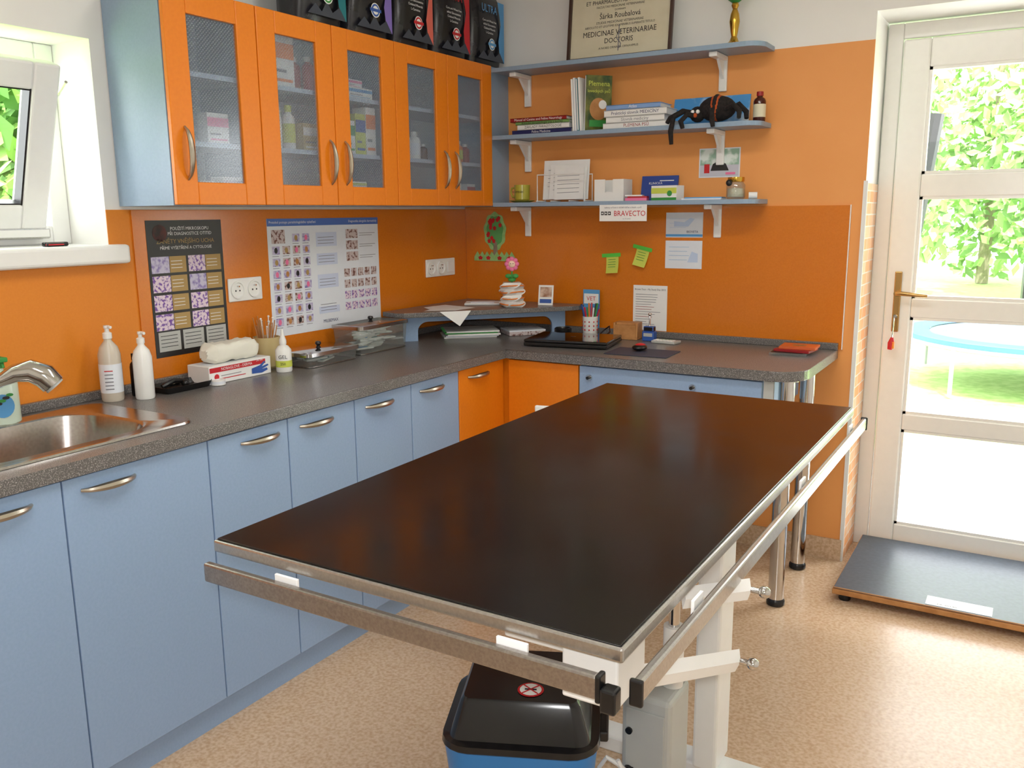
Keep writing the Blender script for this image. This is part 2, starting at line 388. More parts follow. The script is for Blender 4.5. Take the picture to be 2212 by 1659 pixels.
for y0,y1,hy in us:
    u=T('base_cabinet','light blue base cabinet with full height door under the worktop','cabinet',(.32,(y0+y1)/2,.09),group='light blue base cabinets')
    top=.80 if y0<-2.35 else .925
    g=G();g.box(.03,.62,y0+.001,y1-.001,.09,top,BLU);g.obj('body',u)
    g=G();g.box(.622,.640,y0+.002,y1-.002,.098,.922,BLU,.0025);d=g.obj('door',u)
    handleY(hy,.885,.640,d)
g=G();g.box(.585,.603,-3.55,-.62,0,.088,BLU);g.obj('plinth',label='light blue kick board under the base cabinets',cat='plinth')
u=T('corner_cabinet','orange corner base cabinet with two doors meeting in the corner','cabinet',(.5,-.5,.09))
g=G();g.prism([(.03,-1.021),(.62,-1.021),(.62,-.64),(1.018,-.64),(1.018,-.05),(.03,-.05)],.09,.925,ORD);g.obj('body',u)
g=G();g.box(.622,.640,-1.020,-.664,.098,.922,ORD,.0025);d=g.obj('door',u);handleY(-.875,.885,.640,d)
g=G();g.box(.664,1.016,-.660,-.642,.098,.922,ORD,.0025);g.obj('door',u)
g=G();g.box(.62,1.0,-.62,-.605,0,.088,ORD);g.obj('plinth',label='orange kick board under the corner cabinet',cat='plinth')
u=T('desk_drawer_unit','light blue lockable drawer unit under the desk worktop','drawer unit',(1.41,-.4,.76))
g=G();g.box(1.022,1.808,-.64,-.05,.765,.925,BLU);g.box(1.812,1.85,-.655,-.64,.78,.925,GRY);g.obj('body',u)
g=G();g.box(1.022,1.806,-.660,-.642,.765,.922,BLU,.0025);d=g.obj('drawer',u)
for x in(1.07,1.53):
    g=G();g.cyl((x,-.66,.875),(x,-.668,.875),.014,CHR,16);g.cyl((x,-.668,.875),(x,-.682,.875),.007,BLK,10);g.obj('lock',d,label='round chrome drawer lock')
g=G();g.box(1.04,1.075,-.655,-.06,0,.764,BLU);g.obj('desk_side_panel',label='light blue upright panel beneath the desk drawer',cat='panel')
sk=T('sink','stainless steel inset sink with rounded bowl and wide rim','sink',(.33,-2.67,.97))
g=G()
cxs,cys=.33,-2.68
g.loft([rr(cxs,cys,.50,.76,.05,.971),rr(cxs,cys,.496,.756,.05,.977),rr(cxs,-2.66,.40,.54,.10,.975),rr(cxs,-2.66,.385,.525,.10,.968),rr(cxs,-2.66,.355,.49,.10,.86),rr(cxs,-2.66,.27,.40,.09,.835)],STS)
g.obj('bowl',sk)
g=G();g.lathe([(.035,0),(.035,.003),(.02,.001)],CHR,20,(cxs,-2.66,.836));g.obj('drain',sk)
tp2=T('kitchen_tap','chrome pull-out spray tap on the sink rim','tap',(.11,-2.76,.975))
g=G();g.lathe([(.028,0),(.026,.02),(.02,.05),(.018,.07)],CHR,18,(.11,-2.76,.976));g.tube([(.11,-2.76,1.03),(.125,-2.74,1.06),(.155,-2.705,1.085)],[.02,.019,.018],CHR,12);g.obj('base',tp2)
g=G();g.tube([(.155,-2.705,1.085),(.20,-2.655,1.118),(.225,-2.625,1.137),(.25,-2.595,1.142),(.272,-2.568,1.125),(.284,-2.553,1.098)],[.015,.018,.026,.033,.036,.033],CHR,16);g.cyl((.284,-2.553,1.098),(.287,-2.549,1.092),.028,GRY,16);g.obj('spray_head',tp2)
# ================================================================= WALL CABINETS
XU=.30;ZB=1.603;ZT=2.276
ys=[-.193-.379*i for i in range(6)]
def updoor(y0,y1,hside,parent):
    w=.088
    g=G();x0,x1=XU-.018,XU
    g.box(x0,x1,y0+.002,y0+w,ZB+.002,ZT-.002,ORD,.003);g.box(x0,x1,y1-w,y1-.002,ZB+.002,ZT-.002,ORD,.003)
    g.box(x0,x1,y0+w,y1-w,ZB+.002,ZB+.075,ORD,.003);g.box(x0,x1,y0+w,y1-w,ZT-.078,ZT-.002,ORD,.003)
    d=g.obj('door',parent,label='orange framed glass door')
    g=G();g.box(XU-.012,XU-.009,y0+w-.008,y1-w+.008,ZB+.067,ZT-.07,GLC);g.obj('glass_pane',d,label='dotted clear glass pane')
    yh=y0+.05 if hside<0 else y1-.035
    g=G();bow(g,(XU,yh,1.685),(XU,yh,1.85),(.028,0,0),NIK,.0075);g.obj('handle',d,label='curved satin metal bow handle')
def upunit(ya,yb,doors,lab):
    u=T('wall_cabinet',lab,'cabinet',(.15,(ya+yb)/2,ZB),group='orange glass wall cabinets')
    g=G();t=.016;x1=XU-.020
    g.box(.004,x1,ya+.0005,ya+t,ZB,ZT,BLG);g.box(.004,x1,yb-t,yb-.0005,ZB,ZT,BLG);g.box(.004,x1,ya+t,yb-t,ZB,ZB+t,BLG);g.box(.004,x1,ya+t,yb-t,ZT-t,ZT,BLG);g.box(.004,.010,ya+t,yb-t,ZB+t,ZT-t,BLI)
    g.obj('body',u)
    for z in(1.81,2.03):
        g=G();g.box(.012,x1-.01,ya+t+.001,yb-t-.001,z-.016,z,SHM);g.obj('shelf',u)
    for a,b,h in doors:updoor(a,b,h,u)
upunit(ys[5],ys[4],[(ys[5],ys[4],-1)],'single orange wall cabinet with glass door and blue grey side')
upunit(ys[4],ys[2],[(ys[4],ys[3],1),(ys[3],ys[2],-1)],'double orange wall cabinet with two dotted glass doors')
upunit(ys[2],ys[0],[(ys[2],ys[1],1),(ys[1],ys[0],-1)],'double orange wall cabinet with two dotted glass doors')
g=G();g.box(.004,XU-.02,-.19,-.004,ZB,ZT,BLG);g.obj('corner_filler_panel',label='blue grey filler box between wall cabinet and corner',cat='panel')
def medbox(y,z,w,d,h,c1,c2,x=.215):
    g=G();g.box(x-d/2,x+d/2,y-w/2,y+w/2,z,z+h,c1,.001);g.M=ML(y,z,x+d/2)
    g.rect(-w/2,h*.55,w/2,h*.85,.0008,c2);g.rect(-w*.4,h*.1,w*.4,h*.16,.0008,c2);g.rect(-w*.4,h*.28,w*.1,h*.34,.0008,TXG)
    g.obj('medicine_box',label='small cardboard medicine carton inside the glass wall cabinet',cat='medicine box',group='medicine cartons in wall cabinets')
def bottle(x,y,z,r,h,m,capm,name='medicine_bottle',lab='small medicine bottle with screw cap inside the glass wall cabinet',cat='bottle',group='medicine bottles in wall cabinets',lm=None):
    b=T(name,lab,cat,(x,y,z),group=group)
    g=G();g.lathe([(r*.9,0),(r,r*.15),(r,h*.68),(r*.85,h*.76),(r*.45,h*.82),(r*.45,h*.86)],m,20)
    if lm:
        g.lathe([(r+.0006,h*.15),(r+.0006,h*.58)],lm,20)
    g.obj('body',b,local=True)
    g=G();g.lathe([(r*.5,h*.85),(r*.55,h*.86),(r*.55,h*.99),(r*.5,h)],capm,16);g.obj('cap',b,local=True)
e=.0008
medbox(-1.85,1.81+e,.09,.05,.10,PAP,PNK);medbox(-1.80,1.62+e,.10,.06,.08,PAP,PUR);medbox(-1.91,1.62+e,.06,.05,.065,PAP,GRN)
medbox(-1.53,2.03+e,.10,.06,.18,PAP,ORN);bottle(.20,-1.44,2.03+e,.028,.12,DRD,WPL);bottle(.21,-1.37,2.03+e,.026,.13,RED,WPL)
bottle(.21,-1.56,1.81+e,.024,.2,WPL,WPL,lm=PAP);bottle(.22,-1.50,1.81+e,.024,.16,WPL,YEL,lm=YEL);medbox(-1.40,1.81+e,.10,.06,.10,BGE,PAP)
bottle(.13,-1.46,1.81+e,.022,.15,WPL,GRN);bottle(.18,-1.60,1.62+e,.02,.08,WPL,BLC)
medbox(-1.13,2.03+e,.15,.09,.04,PAP,LBL);medbox(-1.16,2.071+e,.11,.07,.03,PAP,PNK)
for i,(c,c2) in enumerate([(PAP,GRN),(YEL,BLC),(PAP,ORN)]):medbox(-1.19+.065*i,1.81+e,.06,.07,.13+.03*i,c,c2)
medbox(-1.15,1.62+e,.11,.07,.045,PAP,BLC);medbox(-1.15,1.666+e,.10,.07,.035,PAP,YEL)
for y in(-.80,-.73):bottle(.22,y,1.81+e,.03,.12,WPL,WPL,lm=PAPB)
bottle(.22,-.66,1.81+e,.02,.07,AMB,WPL)
bottle(.22,-.44,1.81+e,.022,.08,AMB,WPL);bottle(.22,-.38,1.81+e,.024,.10,ORN,WPL,lm=YEL);bottle(.22,-.32,1.81+e,.022,.09,DRD,WPL)
bottle(.22,-.46,1.62+e,.018,.15,WPL,GRN);bottle(.22,-.39,1.62+e,.022,.12,WPL,WPL);medbox(-.30,1.62+e,.07,.05,.09,PAP,RED)
BAG=mat('bag_black_foil',(20,20,24),.25,noise=12,rgb2=(34,34,40),bump=(18,.35));MTN=mat('bag_mountain',(60,66,78),.4)
TEA=mat('teal',(30,120,130),.4);PUL=mat('purple',(130,110,190),.4);SAL=mat('salmon',(225,110,95),.4)
CN={RED:'red',TEA:'teal',PUL:'purple',SAL:'salmon',LBL:'blue'}
def bag(y,w,h,c,emb):
    g=G();x=.185;D=.15
    rings=[]
    for k in range(9):
        t=k/8;z=ZT+.001+h*t
        d=D*(.85+.3*math.sin(PI*min(1,t*1.2)))*(1 if t<.75 else max(.06,(1-t)/.25))
        ww=w*(1-.04*t)
        rg=[]
        for (px,py,_) in rr(0,0,d,ww,min(d,ww)*.32,0,3):
            rg.append((x+px+random.uniform(-.003,.003)*(0<t<1),y+py,z))
        rings.append(rg)
    g.loft(rings,BAG,cap0=True)
    xf=x+D*.5*1.05+.018
    g.M=ML(y,ZT,xf-.012)
    g.poly([(w*.30,.03),(w*.43,.03),(w*.43,h*.74),(w*.22,h*.74),(w*.32,h*.5),(w*.24,h*.3)],.006,c)
    g.poly([(-w*.42,.03),(-w*.25,.07),(-w*.12,.045),(0,.085),(w*.12,.05),(w*.28,.075),(w*.42,.03)],.0065,MTN)
    g.text('ULTRA',-w*.05,h*.63,.05,c,.007,sx=.9)
    for i,t in enumerate(('Corn and Wheat free','added Glucosamine','Chelated Minerals','L-Carnitine')):
        g.text(t,-w*.05,h*.50-.018*i,.014,TXW,.007)
    g.disc(w*.02,h*.25,.028,.0072,PAP);g.disc(w*.02,h*.25,.024,.0078,emb);g.disc(w*.02,h*.25,.017,.0084,PAP);g.rect(w*.02-.035,h*.25-.006,w*.02+.035,h*.25+.006,.0088,emb)
    g.obj('pet_food_bag',label='black pet food bag with %s side on the cabinets'%CN[c],cat='pet food bag',group='pet food bags on the wall cabinets')
bag(-1.32,.25,.42,TEA,GRN);bag(-1.04,.26,.42,PUL,BLC);bag(-.75,.26,.42,SAL,RED);bag(-.46,.27,.42,RED,RED);bag(-.155,.28,.42,LBL,LBL)
# ================================================================= SHELVES on back wall
SX=1.62;SD=.198
for z in(1.60,1.924,2.242):
    sh=T('wall_shelf','blue grey laminate wall shelf with rounded end on white brackets','shelf',(.8,-.1,z),group='blue grey wall shelves')
    pts=[(.302,-.012),(.302,-SD),(SX-.07,-SD)]+[(SX-.07+.07*math.sin(a),-SD+.07-.07*math.cos(a)) for a in [PI/2*i/6 for i in range(1,7)]]+[(SX,-.004),(.302,-.004)]
    g=G();g.prism(pts,z,z+.02,BLG,.002);g.obj('board',sh)
    for x in(.40,1.40):
        g=G();g.box(x-.018,x+.018,-.020,-.0115 if z<1.61 else -.0035,z-.15,z-.001,WPL,.004);g.box(x-.018,x+.018,-.165,-.012,z-.022,z-.001,WPL,.004)
        g.M=FR((x-.006,0,z),(0,-1,0),(0,0,1),(1,0,0));g.prism([(.018,-.018),(.10,-.018),(.018,-.10)],0,.012,WPL)
        g.obj('bracket',sh,label='white plastic shelf bracket')
Z1,Z2,Z3=1.6205,1.9445,2.2625
def lbook(x0,x1,z,h,c,txt=None,tc=TXT,d=.14,ts=.02,y1=-.03,a=0,lab='closed book lying flat in a stack on the wall shelf'):
    g=G(Matrix.Translation(((x0+x1)/2,y1-d/2,z))@Matrix.Rotation(a,4,'Z'));w=(x1-x0)
    g.box(-w/2,w/2,-d/2,d/2,0,.0025,c);g.box(-w/2,w/2,-d/2,d/2,h-.0025,h,c);g.box(-w/2,w/2,-d/2,-d/2+.003,0,h,c,.001);g.box(-w/2+.004,w/2-.004,-d/2+.003,d/2-.004,.002,h-.002,PAP)
    if txt:
        g.M=g.M@MB(0,0,-d/2);g.text(txt,0,h/2,ts,tc,.0006)
    g.obj('book',label=lab,cat='book',group='books on the wall shelf')
WBK=mat('white_book',(235,235,232),.4);BBK=mat('blue_book',(40,70,150),.35);GBK=mat('green_book',(120,160,90),.4);SKB=mat('sky_book',(130,165,215),.4)
z=Z2
for x0,x1,h,c,t,tc in[(.40,.725,.020,NVY,'Feline Medicine',TXW),(.43,.715,.024,WBK,'ZÁKLADY PARAZITOLOGIE',TXT),(.42,.715,.014,GBK,'Klinická parazitologie psa a kočky',TXT),(.39,.70,.018,DRD,'Manual of Canine and Feline Neurology',TXW)]:
    lbook(x0,x1,z,h,c,t,tc,ts=.0165);z+=h+.0005
z=Z2
for x0,x1,h,c,t,tc in[(.89,1.22,.026,WBK,'PLEMENA PSŮ',DRD),(.905,1.19,.026,WBK,'Slovník medicíny',TXG),(.895,1.20,.030,WBK,'Praktický slovník MEDICÍNY',NVY),(.905,1.17,.022,SKB,'Atlas',TXW)]:
    lbook(x0,x1,z,h,c,t,tc,ts=.02);z+=h+.0005
def sbook(x,w,h,c,tilt,d=.15,cover=None,ang=0):
    g=G(Matrix.Translation((x,-.10,Z2+.001))@Matrix.Rotation(ang,4,'Z')@Matrix.Rotation(tilt,4,'Y'))
    g.box(0,w,-d/2,d/2,0,h,c,.001);g.box(.002,w-.002,-d/2-.0005,-d/2+.003,.003,h-.003,PAP)
    if cover:
        g.M=g.M@FR((w,0,0),(0,1,0),(0,0,1),(1,0,0))
        g.rect(-d/2,0,d/2,h,.0008,cover);g.text('Plemena',0,h*.85,.032,YEL,.0012);g.text('loveckých psů',0,h*.72,.020,YEL,.0012);g.disc(0,h*.4,.045,.0012,WOO,ry=.05);g.disc(.02,h*.48,.02,.0016,PAP);g.rect(-d/2+.02,.02,d/2-.02,.05,.0012,GRN)
    g.obj('book',label='tall thin book standing upright and leaning on the shelf' if not cover else 'green covered picture book leaning at an angle on the shelf',cat='book',group='books on the wall shelf')
for i,(c,h) in enumerate([(WBK,.235),(PAPB,.24),(TEA,.236),(WBK,.24)]):sbook(.735+.0125*i,.010,h,c,math.radians(-3))
CVR=mat('book_cover_dark_green',(40,70,35),.3,noise=18,rgb2=(120,120,50))
sbook(.825,.014,.25,CVR,math.radians(3),.13,CVR,math.radians(-42))
g=G(Matrix.Translation((1.36,-.045,Z2+.001))@Matrix.Rotation(math.radians(-12),4,'X')@MB())
SKYM=mat('sky_picture',(70,150,215),.4,noise=9,rgb2=(225,238,248),thr=(.5,.7))
g.box(-.18,.17,0,.13,-.004,0,SKYM);g.obj('picture_card',label='blue sky picture card leaning against wall on the shelf',cat='picture')
sp=T('plush_spider','black plush spider with orange striped body sitting on the shelf edge','soft toy',(1.385,-.135,Z2))
FUR=mat('black_plush',(22,18,18),.95,noise=90,rgb2=(40,34,32),bump=(200,.6));FUO=mat('orange_plush',(180,80,32),.95,noise=90,bump=(200,.6))
g=G();g.sph((.035,0,.062),.066,FUR,(1.25,.8,.82),20)
g.sph((.035,0,.0635),.0672,FUO,(.74,.80,.83),20);g.sph((.035,0,.066),.068,FUR,(.36,.82,.84),16)
g.sph((-.05,-.012,.042),.034,FUR);g.sph((-.062,-.042,.05),.009,WPL);g.sph((-.038,-.045,.05),.009,WPL);g.sph((-.05,-.045,.035),.010,FUO);g.obj('body',sp,local=True)
for pts_ in ([(-.05,-.02,.04),(-.10,-.05,.055),(-.135,-.08,.03),(-.145,-.085,-.03),(-.14,-.085,-.085)],[(-.04,-.03,.03),(-.08,-.06,.04),(-.10,-.085,.01),(-.09,-.085,-.02)],[(-.05,.0,.045),(-.12,-.01,.06),(-.17,-.03,.03),(-.18,-.04,.01)],[(.07,-.03,.05),(.12,-.05,.07),(.15,-.06,.04),(.155,-.08,.012)],[(.08,0,.05),(.13,0,.075),(.165,-.01,.04),(.17,-.02,.012)],[(.02,-.04,.04),(.03,-.07,.05),(.04,-.085,.01),(.045,-.085,-.02)]):
    g=G();g.tube(pts_,[.012]*(len(pts_)-1)+[.009],FUR,8);g.obj('leg',sp,local=True)
bottle(1.59,-.09,Z2,.026,.125,AMB,DRD,'glass_bottle','dark amber glass bottle with paper label on the shelf','bottle',None,CRM)
mg=T('mug','olive yellow ceramic mug with dark lettering','mug',(.42,-.11,Z1+.011))
g=G();g.lathe([(.034,0),(.038,.004),(.040,.075),(.036,.075),(.034,.008),(0,.008)],OLV,28);g.M=FR((0,0,0),(1,0,0),(0,0,1),(0,-1,0));g.text('KOMINÁK',.0,.04,.014,TXT,.0405);g.obj('cup',mg,local=True)
g=G();g.tube([(-.036,0,.062),(-.06,0,.06),(-.066,0,.04),(-.056,0,.018),(-.036,0,.016)],.005,OLV,8);g.obj('handle',mg,local=True)
g=G();g.lathe([(.03,0),(.045,.002),(.065,.009),(.063,.010),(.04,.005),(0,.005)],OLV,28,(.42,-.11,Z1));g.obj('saucer',label='olive ceramic saucer beneath the mug on the shelf',cat='saucer')
rk=T('letter_rack','white wire letter rack on the lowest wall shelf','rack',(.66,-.11,Z1))
g=G()
for y in(-.04,.04):
    g.tube([(-.13,y,0),(-.13,y,.13),(.13,y,.13),(.13,y,0)],.003,WPL,6)
for x in(-.13,-.05,.05,.13):g.tube([(x,-.05,.004),(x,.05,.004)],.003,WPL,6)
g.obj('wire_frame',rk,local=True)
for i,(w,h,a,y) in enumerate([(.25,.19,0,-.0),(.2,.165,.03,-.012),(.16,.15,-.02,-.022)]):
    g=G(Matrix.Translation((.65+.015*i,-.085+y,Z1+.012))@Matrix.Rotation(math.radians(-6),4,'X')@Matrix.Rotation(a,4,'Y'));g.box(-w/2,w/2,-.001,.001,0,h,PAP)
    g.M=g.M@MB(0,0,-.001);
    for k in range(5):g.rect(-w*.4,h*.75-.02*k,w*.35,h*.75-.02*k+.002,.0006,TXG)
    g.obj('paper_sheet',label='white printed form standing in the letter rack',cat='paper',group='forms in the letter rack')
g=G(Matrix.Translation((.915,-.10,Z1)));t=.003
g.box(-.075,.075,-.05,.05,0,t,WPL);g.box(-.075,-.072,-.05,.05,t,.10,WPL);g.box(.072,.075,-.05,.05,t,.10,WPL);g.box(-.072,.072,.047,.05,t,.10,WPL);g.box(-.072,-.02,-.05,-.047,t,.10,WPL);g.box(.02,.072,-.05,-.047,t,.10,WPL);g.box(-.02,.02,-.05,-.047,t,.04,WPL)
g.obj('note_holder',label='white open plastic note holder box on the shelf',cat='note holder')
g=G();g.box(.86,.975,-.135,-.055,Z1+.004,Z1+.045,PAP);g.obj('note_block',label='stack of white note paper in the plastic holder',cat='paper')
g=G(Matrix.Translation((1.12,-.04,Z1))@Matrix.Rotation(math.radians(-10),4,'X'));g.box(-.09,.09,-.004,.004,0,.115,BBK);g.M=g.M@MB(0,0,-.004);g.text('KLINICKÁ',-.02,.08,.015,TXW);g.rect(.0,.09,.07,.094,.0006,PAP);g.obj('book',label='blue booklet leaning against the wall on the shelf',cat='book')
g=G(Matrix.Translation((1.05,-.13,Z1))@Matrix.Rotation(.2,4,'Z'));g.box(-.05,.05,-.03,.03,0,.012,PNK);g.box(-.04,.05,-.028,.03,.012,.02,RED);g.box(-.05,.03,-.035,.02,.02,.026,PAP);g.obj('leaflet_stack',label='small stack of pink and red leaflets on the shelf',cat='leaflets')
g=G(Matrix.Translation((1.195,-.12,Z1))@Matrix.Rotation(-.15,4,'Z'));g.box(-.065,.065,-.035,.035,0,.065,PAP,.001);g.M=g.M@MB(0,0,-.035);g.rect(-.065,.03,.065,.055,.0006,YEL);g.rect(-.065,.0,.065,.012,.0006,GRN);g.disc(.03,.03,.013,.001,GRN);g.obj('carton',label='white and lime green small carton on the shelf',cat='box')
g=G(Matrix.Translation((1.37,-.12,Z1)));g.box(-.09,.09,-.05,.05,0,.006,PAPB);g.M=g.M@Matrix.Rotation(.1,4,'Z');g.box(-.08,.085,-.045,.045,.006,.011,LBL);g.obj('paper_stack',label='thin stack of pale blue cards on the shelf',cat='paper')
jr=T('glass_jar','small glass jar with gold lid and dark decoration on the shelf','jar',(1.51,-.12,Z1))
g=G();g.lathe([(.034,0),(.04,.008),(.04,.06),(.03,.075)],GLB,20);g.lathe([(.0,.01),(.034,.01),(.034,.045),(0,.05)],CRM,16);g.obj('body',jr,local=True)
g=G();g.lathe([(.034,.074),(.036,.078),(.036,.094),(0,.096)],GOLD,20);g.sph((-.02,-.035,.07),.014,TXT);g.obj('lid',jr,local=True)
g=G();g.tube([(1.565,-.11,Z1+.0155),(1.60,-.10,Z1+.0155)],.0145,PAP,12);g.obj('bandage_roll',label='small white bandage roll lying on the shelf end',cat='bandage')
g=G(MB(1.01,1.568,-SD-.0005));g.box(-.118,.118,-.04,.035,0,.002,PAP)
g.text('BRAVECTO',.034,-.006,.034,RED,.003,sx=.92);g.text('tablety určené k léčbě klíšťat a blech u psů',0,.022,.0105,TXG,.003);g.text('na 12 týdnů',.02,-.029,.008,TXG,.003)
for i in range(3):
    g.rect(-.110+.018*i,-.012,-.096+.018*i,.004,.003,TXT);g.disc(-.103+.018*i,-.004,.004,.0036,PAP)
g.obj('advert_strip',label='white advert strip with red lettering on the shelf edge',cat='sign')
dp=T('framed_diploma','dark wood framed university diploma leaning on the top shelf','picture frame',(.93,-.10,Z3),(math.radians(-6),0,0))
DW=mat('dark_frame_wood',(70,48,38),.4,noise=30)
g=G(MB());w=.245
for a in((-w-.015,-w,0,.50),(w,w+.015,0,.50),(-w,w,0,.015),(-w,w,.485,.50)):g.box(a[0],a[1],a[2],a[3],0,.018,DW,.002)
g.obj('frame',dp,local=True)
g=G(MB());g.rect(-w,.015,w,.485,.006,CRM)
L=[('UNIVERSITAS VETERINARIA',.285,.028),('ET PHARMACEUTICA BRUNENSIS',.258,.026),('FACULTAS MEDICINAE VETERINARIAE',.236,.014),('DOMINAM',.219,.011),('Šárka Roubalová',.194,.034),('STUDIIS MEDICINAE VETERINARIAE',.166,.015),('ABSOLUTO ET LEGITIMIS EXAMINIBUS SUPERATIS TITULO',.149,.0135),('MEDICINAE VETERINARIAE',.118,.034),('DOCTORIS',.083,.032),('A NOBIS ORNATA ORNAVIMUS',.052,.014)]
for t,y,sz in L:g.text(t,0,y,sz,TXT,.007,sx=.9 if sz>.02 else 1)
g.tube([(0,.035,.007),(0,.15,.007)],.002,TXG,4);g.tube([(.012*math.sin(i*.9),.045+.01*i,.007) for i in range(9)],.0018,TXG,4)
g.obj('certificate',dp,local=True)
tr=T('trophy_cup','small gold and green trophy cup on the top shelf','trophy',(1.47,-.10,Z3))
g=G();g.lathe([(.032,0),(.032,.012),(.02,.02),(.012,.04)],GOLD,18);g.obj('base',tr,local=True)
g=G();g.lathe([(.012,.04),(.016,.06),(.022,.10),(.018,.13),(.010,.15)],GOLD,18);g.lathe([(.010,.151),(.016,.165),(.013,.175)],GOLD,18);g.obj('stem',tr,local=True)
g=G();g.lathe([(.013,.176),(.045,.20),(.05,.27),(.047,.27),(.04,.205),(0,.19)],GRN,18);g.obj('cup',tr,local=True)
# ================================================================= BACK WALL PAPERS
YB=-.0115
def wallcard(x0,x1,z0,z1,m=PAP,y=YB):
    g=G(MB((x0+x1)/2,z0,y));w=(x1-x0)/2;h=z1-z0;g.box(-w,w,0,h,0,.0012,m);return g,w,h
COW=mat('pale_cow',(195,212,238),.6)
g,w,h=wallcard(1.15,1.33,1.45,1.565,PAPB);g.rect(-w,.004,w,.015,.002,LBL);g.text('BIOVETA',w*.45,.026,.014,NVY,.0026)
g.poly([(-.05,.05),(.02,.05),(.05,.085),(.03,.09),(0,.07),(-.05,.075)],.002,COW)
for k in range(3):g.rect(-w*.8,.045+.02*k,w*.1,.0465+.02*k,.0022,COW)
g.obj('note_card',label='white and pale blue memo card pinned to orange wall',cat='note',group='memo cards on the orange wall')
g,w,h=wallcard(1.15,1.33,1.305,1.435,PAPB)
for k in range(4):g.rect(-w*.8,.04+.02*k,w*(.2+.1*(k%2)),.0412+.02*k,.002,LBL)
g.poly([(.02,.03),(.07,.03),(.07,.07),(.04,.08)],.002,COW);g.obj('note_card',label='handwritten memo card pinned to orange wall',cat='note',group='memo cards on the orange wall')
for j,(x,zt) in enumerate(((.875,1.365),(1.04,1.40))):
    g=G(MB(x,zt,YB));g.M=g.M@Matrix.Rotation((.07,-.22)[j],4,'Z');g.rect(-.055,-.012,.045,.006,.004,LIM)
    n=6;vs=[];fs=[]
    for i in range(n+1):
        t=i/n;off=.0012+.018*t*t;vs+=[(-.033,-.09*t,off),(.033,-.09*t,off*1.3)]
    fs=[(2*i,2*i+1,2*i+3,2*i+2) for i in range(n)];g.add(vs,fs,YEL,True)
    for k in range(4):g.rect(-.022,-.025-.012*k,.018,-.023-.012*k,.0035+.018*((.025+.012*k)/.09)**2*1.3,GRN)
    g.obj('sticky_note',label='curled yellow sticky note fixed with lime green tape',cat='sticky note',group='sticky notes on the orange wall')
g,w,h=wallcard(.99,1.165,1.002,1.22)
g.text('Brown Tour - My Study Day 2015',0,h-.02,.0115,TXT,.002)
for k in range(13):g.rect(-w*.85,h-.045-.012*k,-w*.85+w*random.uniform(.5,1.5),h-.043-.012*k,.002,DRD if k in(5,6,9) else TXG)
g.obj('printed_list',label='white printed programme sheet standing against the orange wall',cat='paper')
g=G(MB(1.395,1.72,-.0035));g.box(-.095,.095,0,.13,0,.0015,PAPB);PH=mat('photo_green',(150,185,165),.3,noise=14,rgb2=(225,235,230),thr=(.45,.55))
g.rect(-.09,.055,.09,.125,.002,PH);g.rect(-.09,.005,.09,.055,.002,mat('photo_grey',(200,200,212),.4));g.rect(-.07,.02,-.045,.06,.003,RED);g.poly([(-.04,.03),(.045,.03),(.03,.06),(.01,.07),(-.01,.07),(-.03,.06)],.003,TXT);g.disc(0,.085,.013,.0035,mat('skin_print',(225,180,150),.6));g.disc(0,.094,.0135,.0032,TXT,ry=.009);g.rect(.03,.012,.075,.022,.003,PNK)
g.obj('wall_photo',label='small glossy photo print of a person at a desk',cat='photo')
g=G(MB(.195,1.32,YB));LG=mat('felt_light_green',(165,205,135),.9,noise=40,rgb2=(140,190,115));DG=mat('felt_green',(95,165,95),.9,noise=40)
def blob(cx,cy,rx,ry,k,am):return [(cx+rx*(1+am*math.sin(k*t))*math.cos(t),cy+ry*(1+am*math.sin(k*t))*math.sin(t)) for t in [2*PI*i/60 for i in range(60)]]
g.poly(blob(0,.155,.068,.098,9,.05),.002,LG);g.poly(blob(0,.155,.050,.08,7,.06),.0025,DG);g.poly([(-.012,.02),(.02,.02),(.012,.10),(-.008,.10)],.003,BRK)
for i in range(15):g.poly(blob(random.uniform(-.042,.042),random.uniform(.085,.225),.010,.011,5,.15),.0035+.0001*i,RED)
g.poly([(-.13,0),(.125,0),(.125,.02)]+[(.12-.245*i/16,.02+(.03 if i%2 else .008)) for i in range(17)]+[(-.13,.02)],.0055,LG)
for x in(-.09,-.04,.03,.09):g.poly(blob(x,.015,.013,.010,5,.15),.0065,RED)
g.obj('felt_tree_decoration',label='cutout green apple tree with red apples on the wall',cat='wall decoration')
# ================================================================= LEFT WALL
g=G(ML(-1.835,1.07,.0092));w,h=.165,.485
g.box(-w,w,0,h,0,.001,mat('poster_black',(34,32,32),.4));o=.0018
g.disc(-.11,h-.045,.03,o,mat('poster_ear',(90,30,25),.5,noise=30,rgb2=(40,20,20)))
g.text('POUŽITÍ MIKROSKOPU',.02,h-.03,.0165,TXW,o);g.text('PŘI DIAGNOSTICE OTITID',.02,h-.048,.0165,TXW,o);g.text('ZÁNĚTY VNĚJŠÍHO UCHA',.0,h-.075,.0215,TAN,o);g.text('PŘÍMÉ VYŠETŘENÍ A CYTOLOGIE',.0,h-.098,.0155,TXW,o)
for r in range(4):
    for c in range(2):
        x=-.155+c*.158;y=h-.185-r*.068
        g.rect(x,y,x+.075,y+.058,o,PUR if (r+c)%2 or r>1 else PU2);g.rect(x+.077,y,x+.148,y+.058,o,TAN)
        for k in range(3):g.rect(x+.082,y+.04-.012*k,x+.13,y+.042-.012*k,o+.0006,TXW)
for c in range(3):
    x=-.15+c*.105;g.rect(x,.02,x+.093,.09,o,GRY)
    for k in range(4):g.rect(x+.008,.075-.013*k,x+.08,.077-.013*k,o+.0006,TXT)
g.obj('veterinary_poster',label='black laminated poster with purple microscope pictures on orange wall',cat='poster')
g=G(ML(-1.095,1.075,.0092));w,h=.345,.48
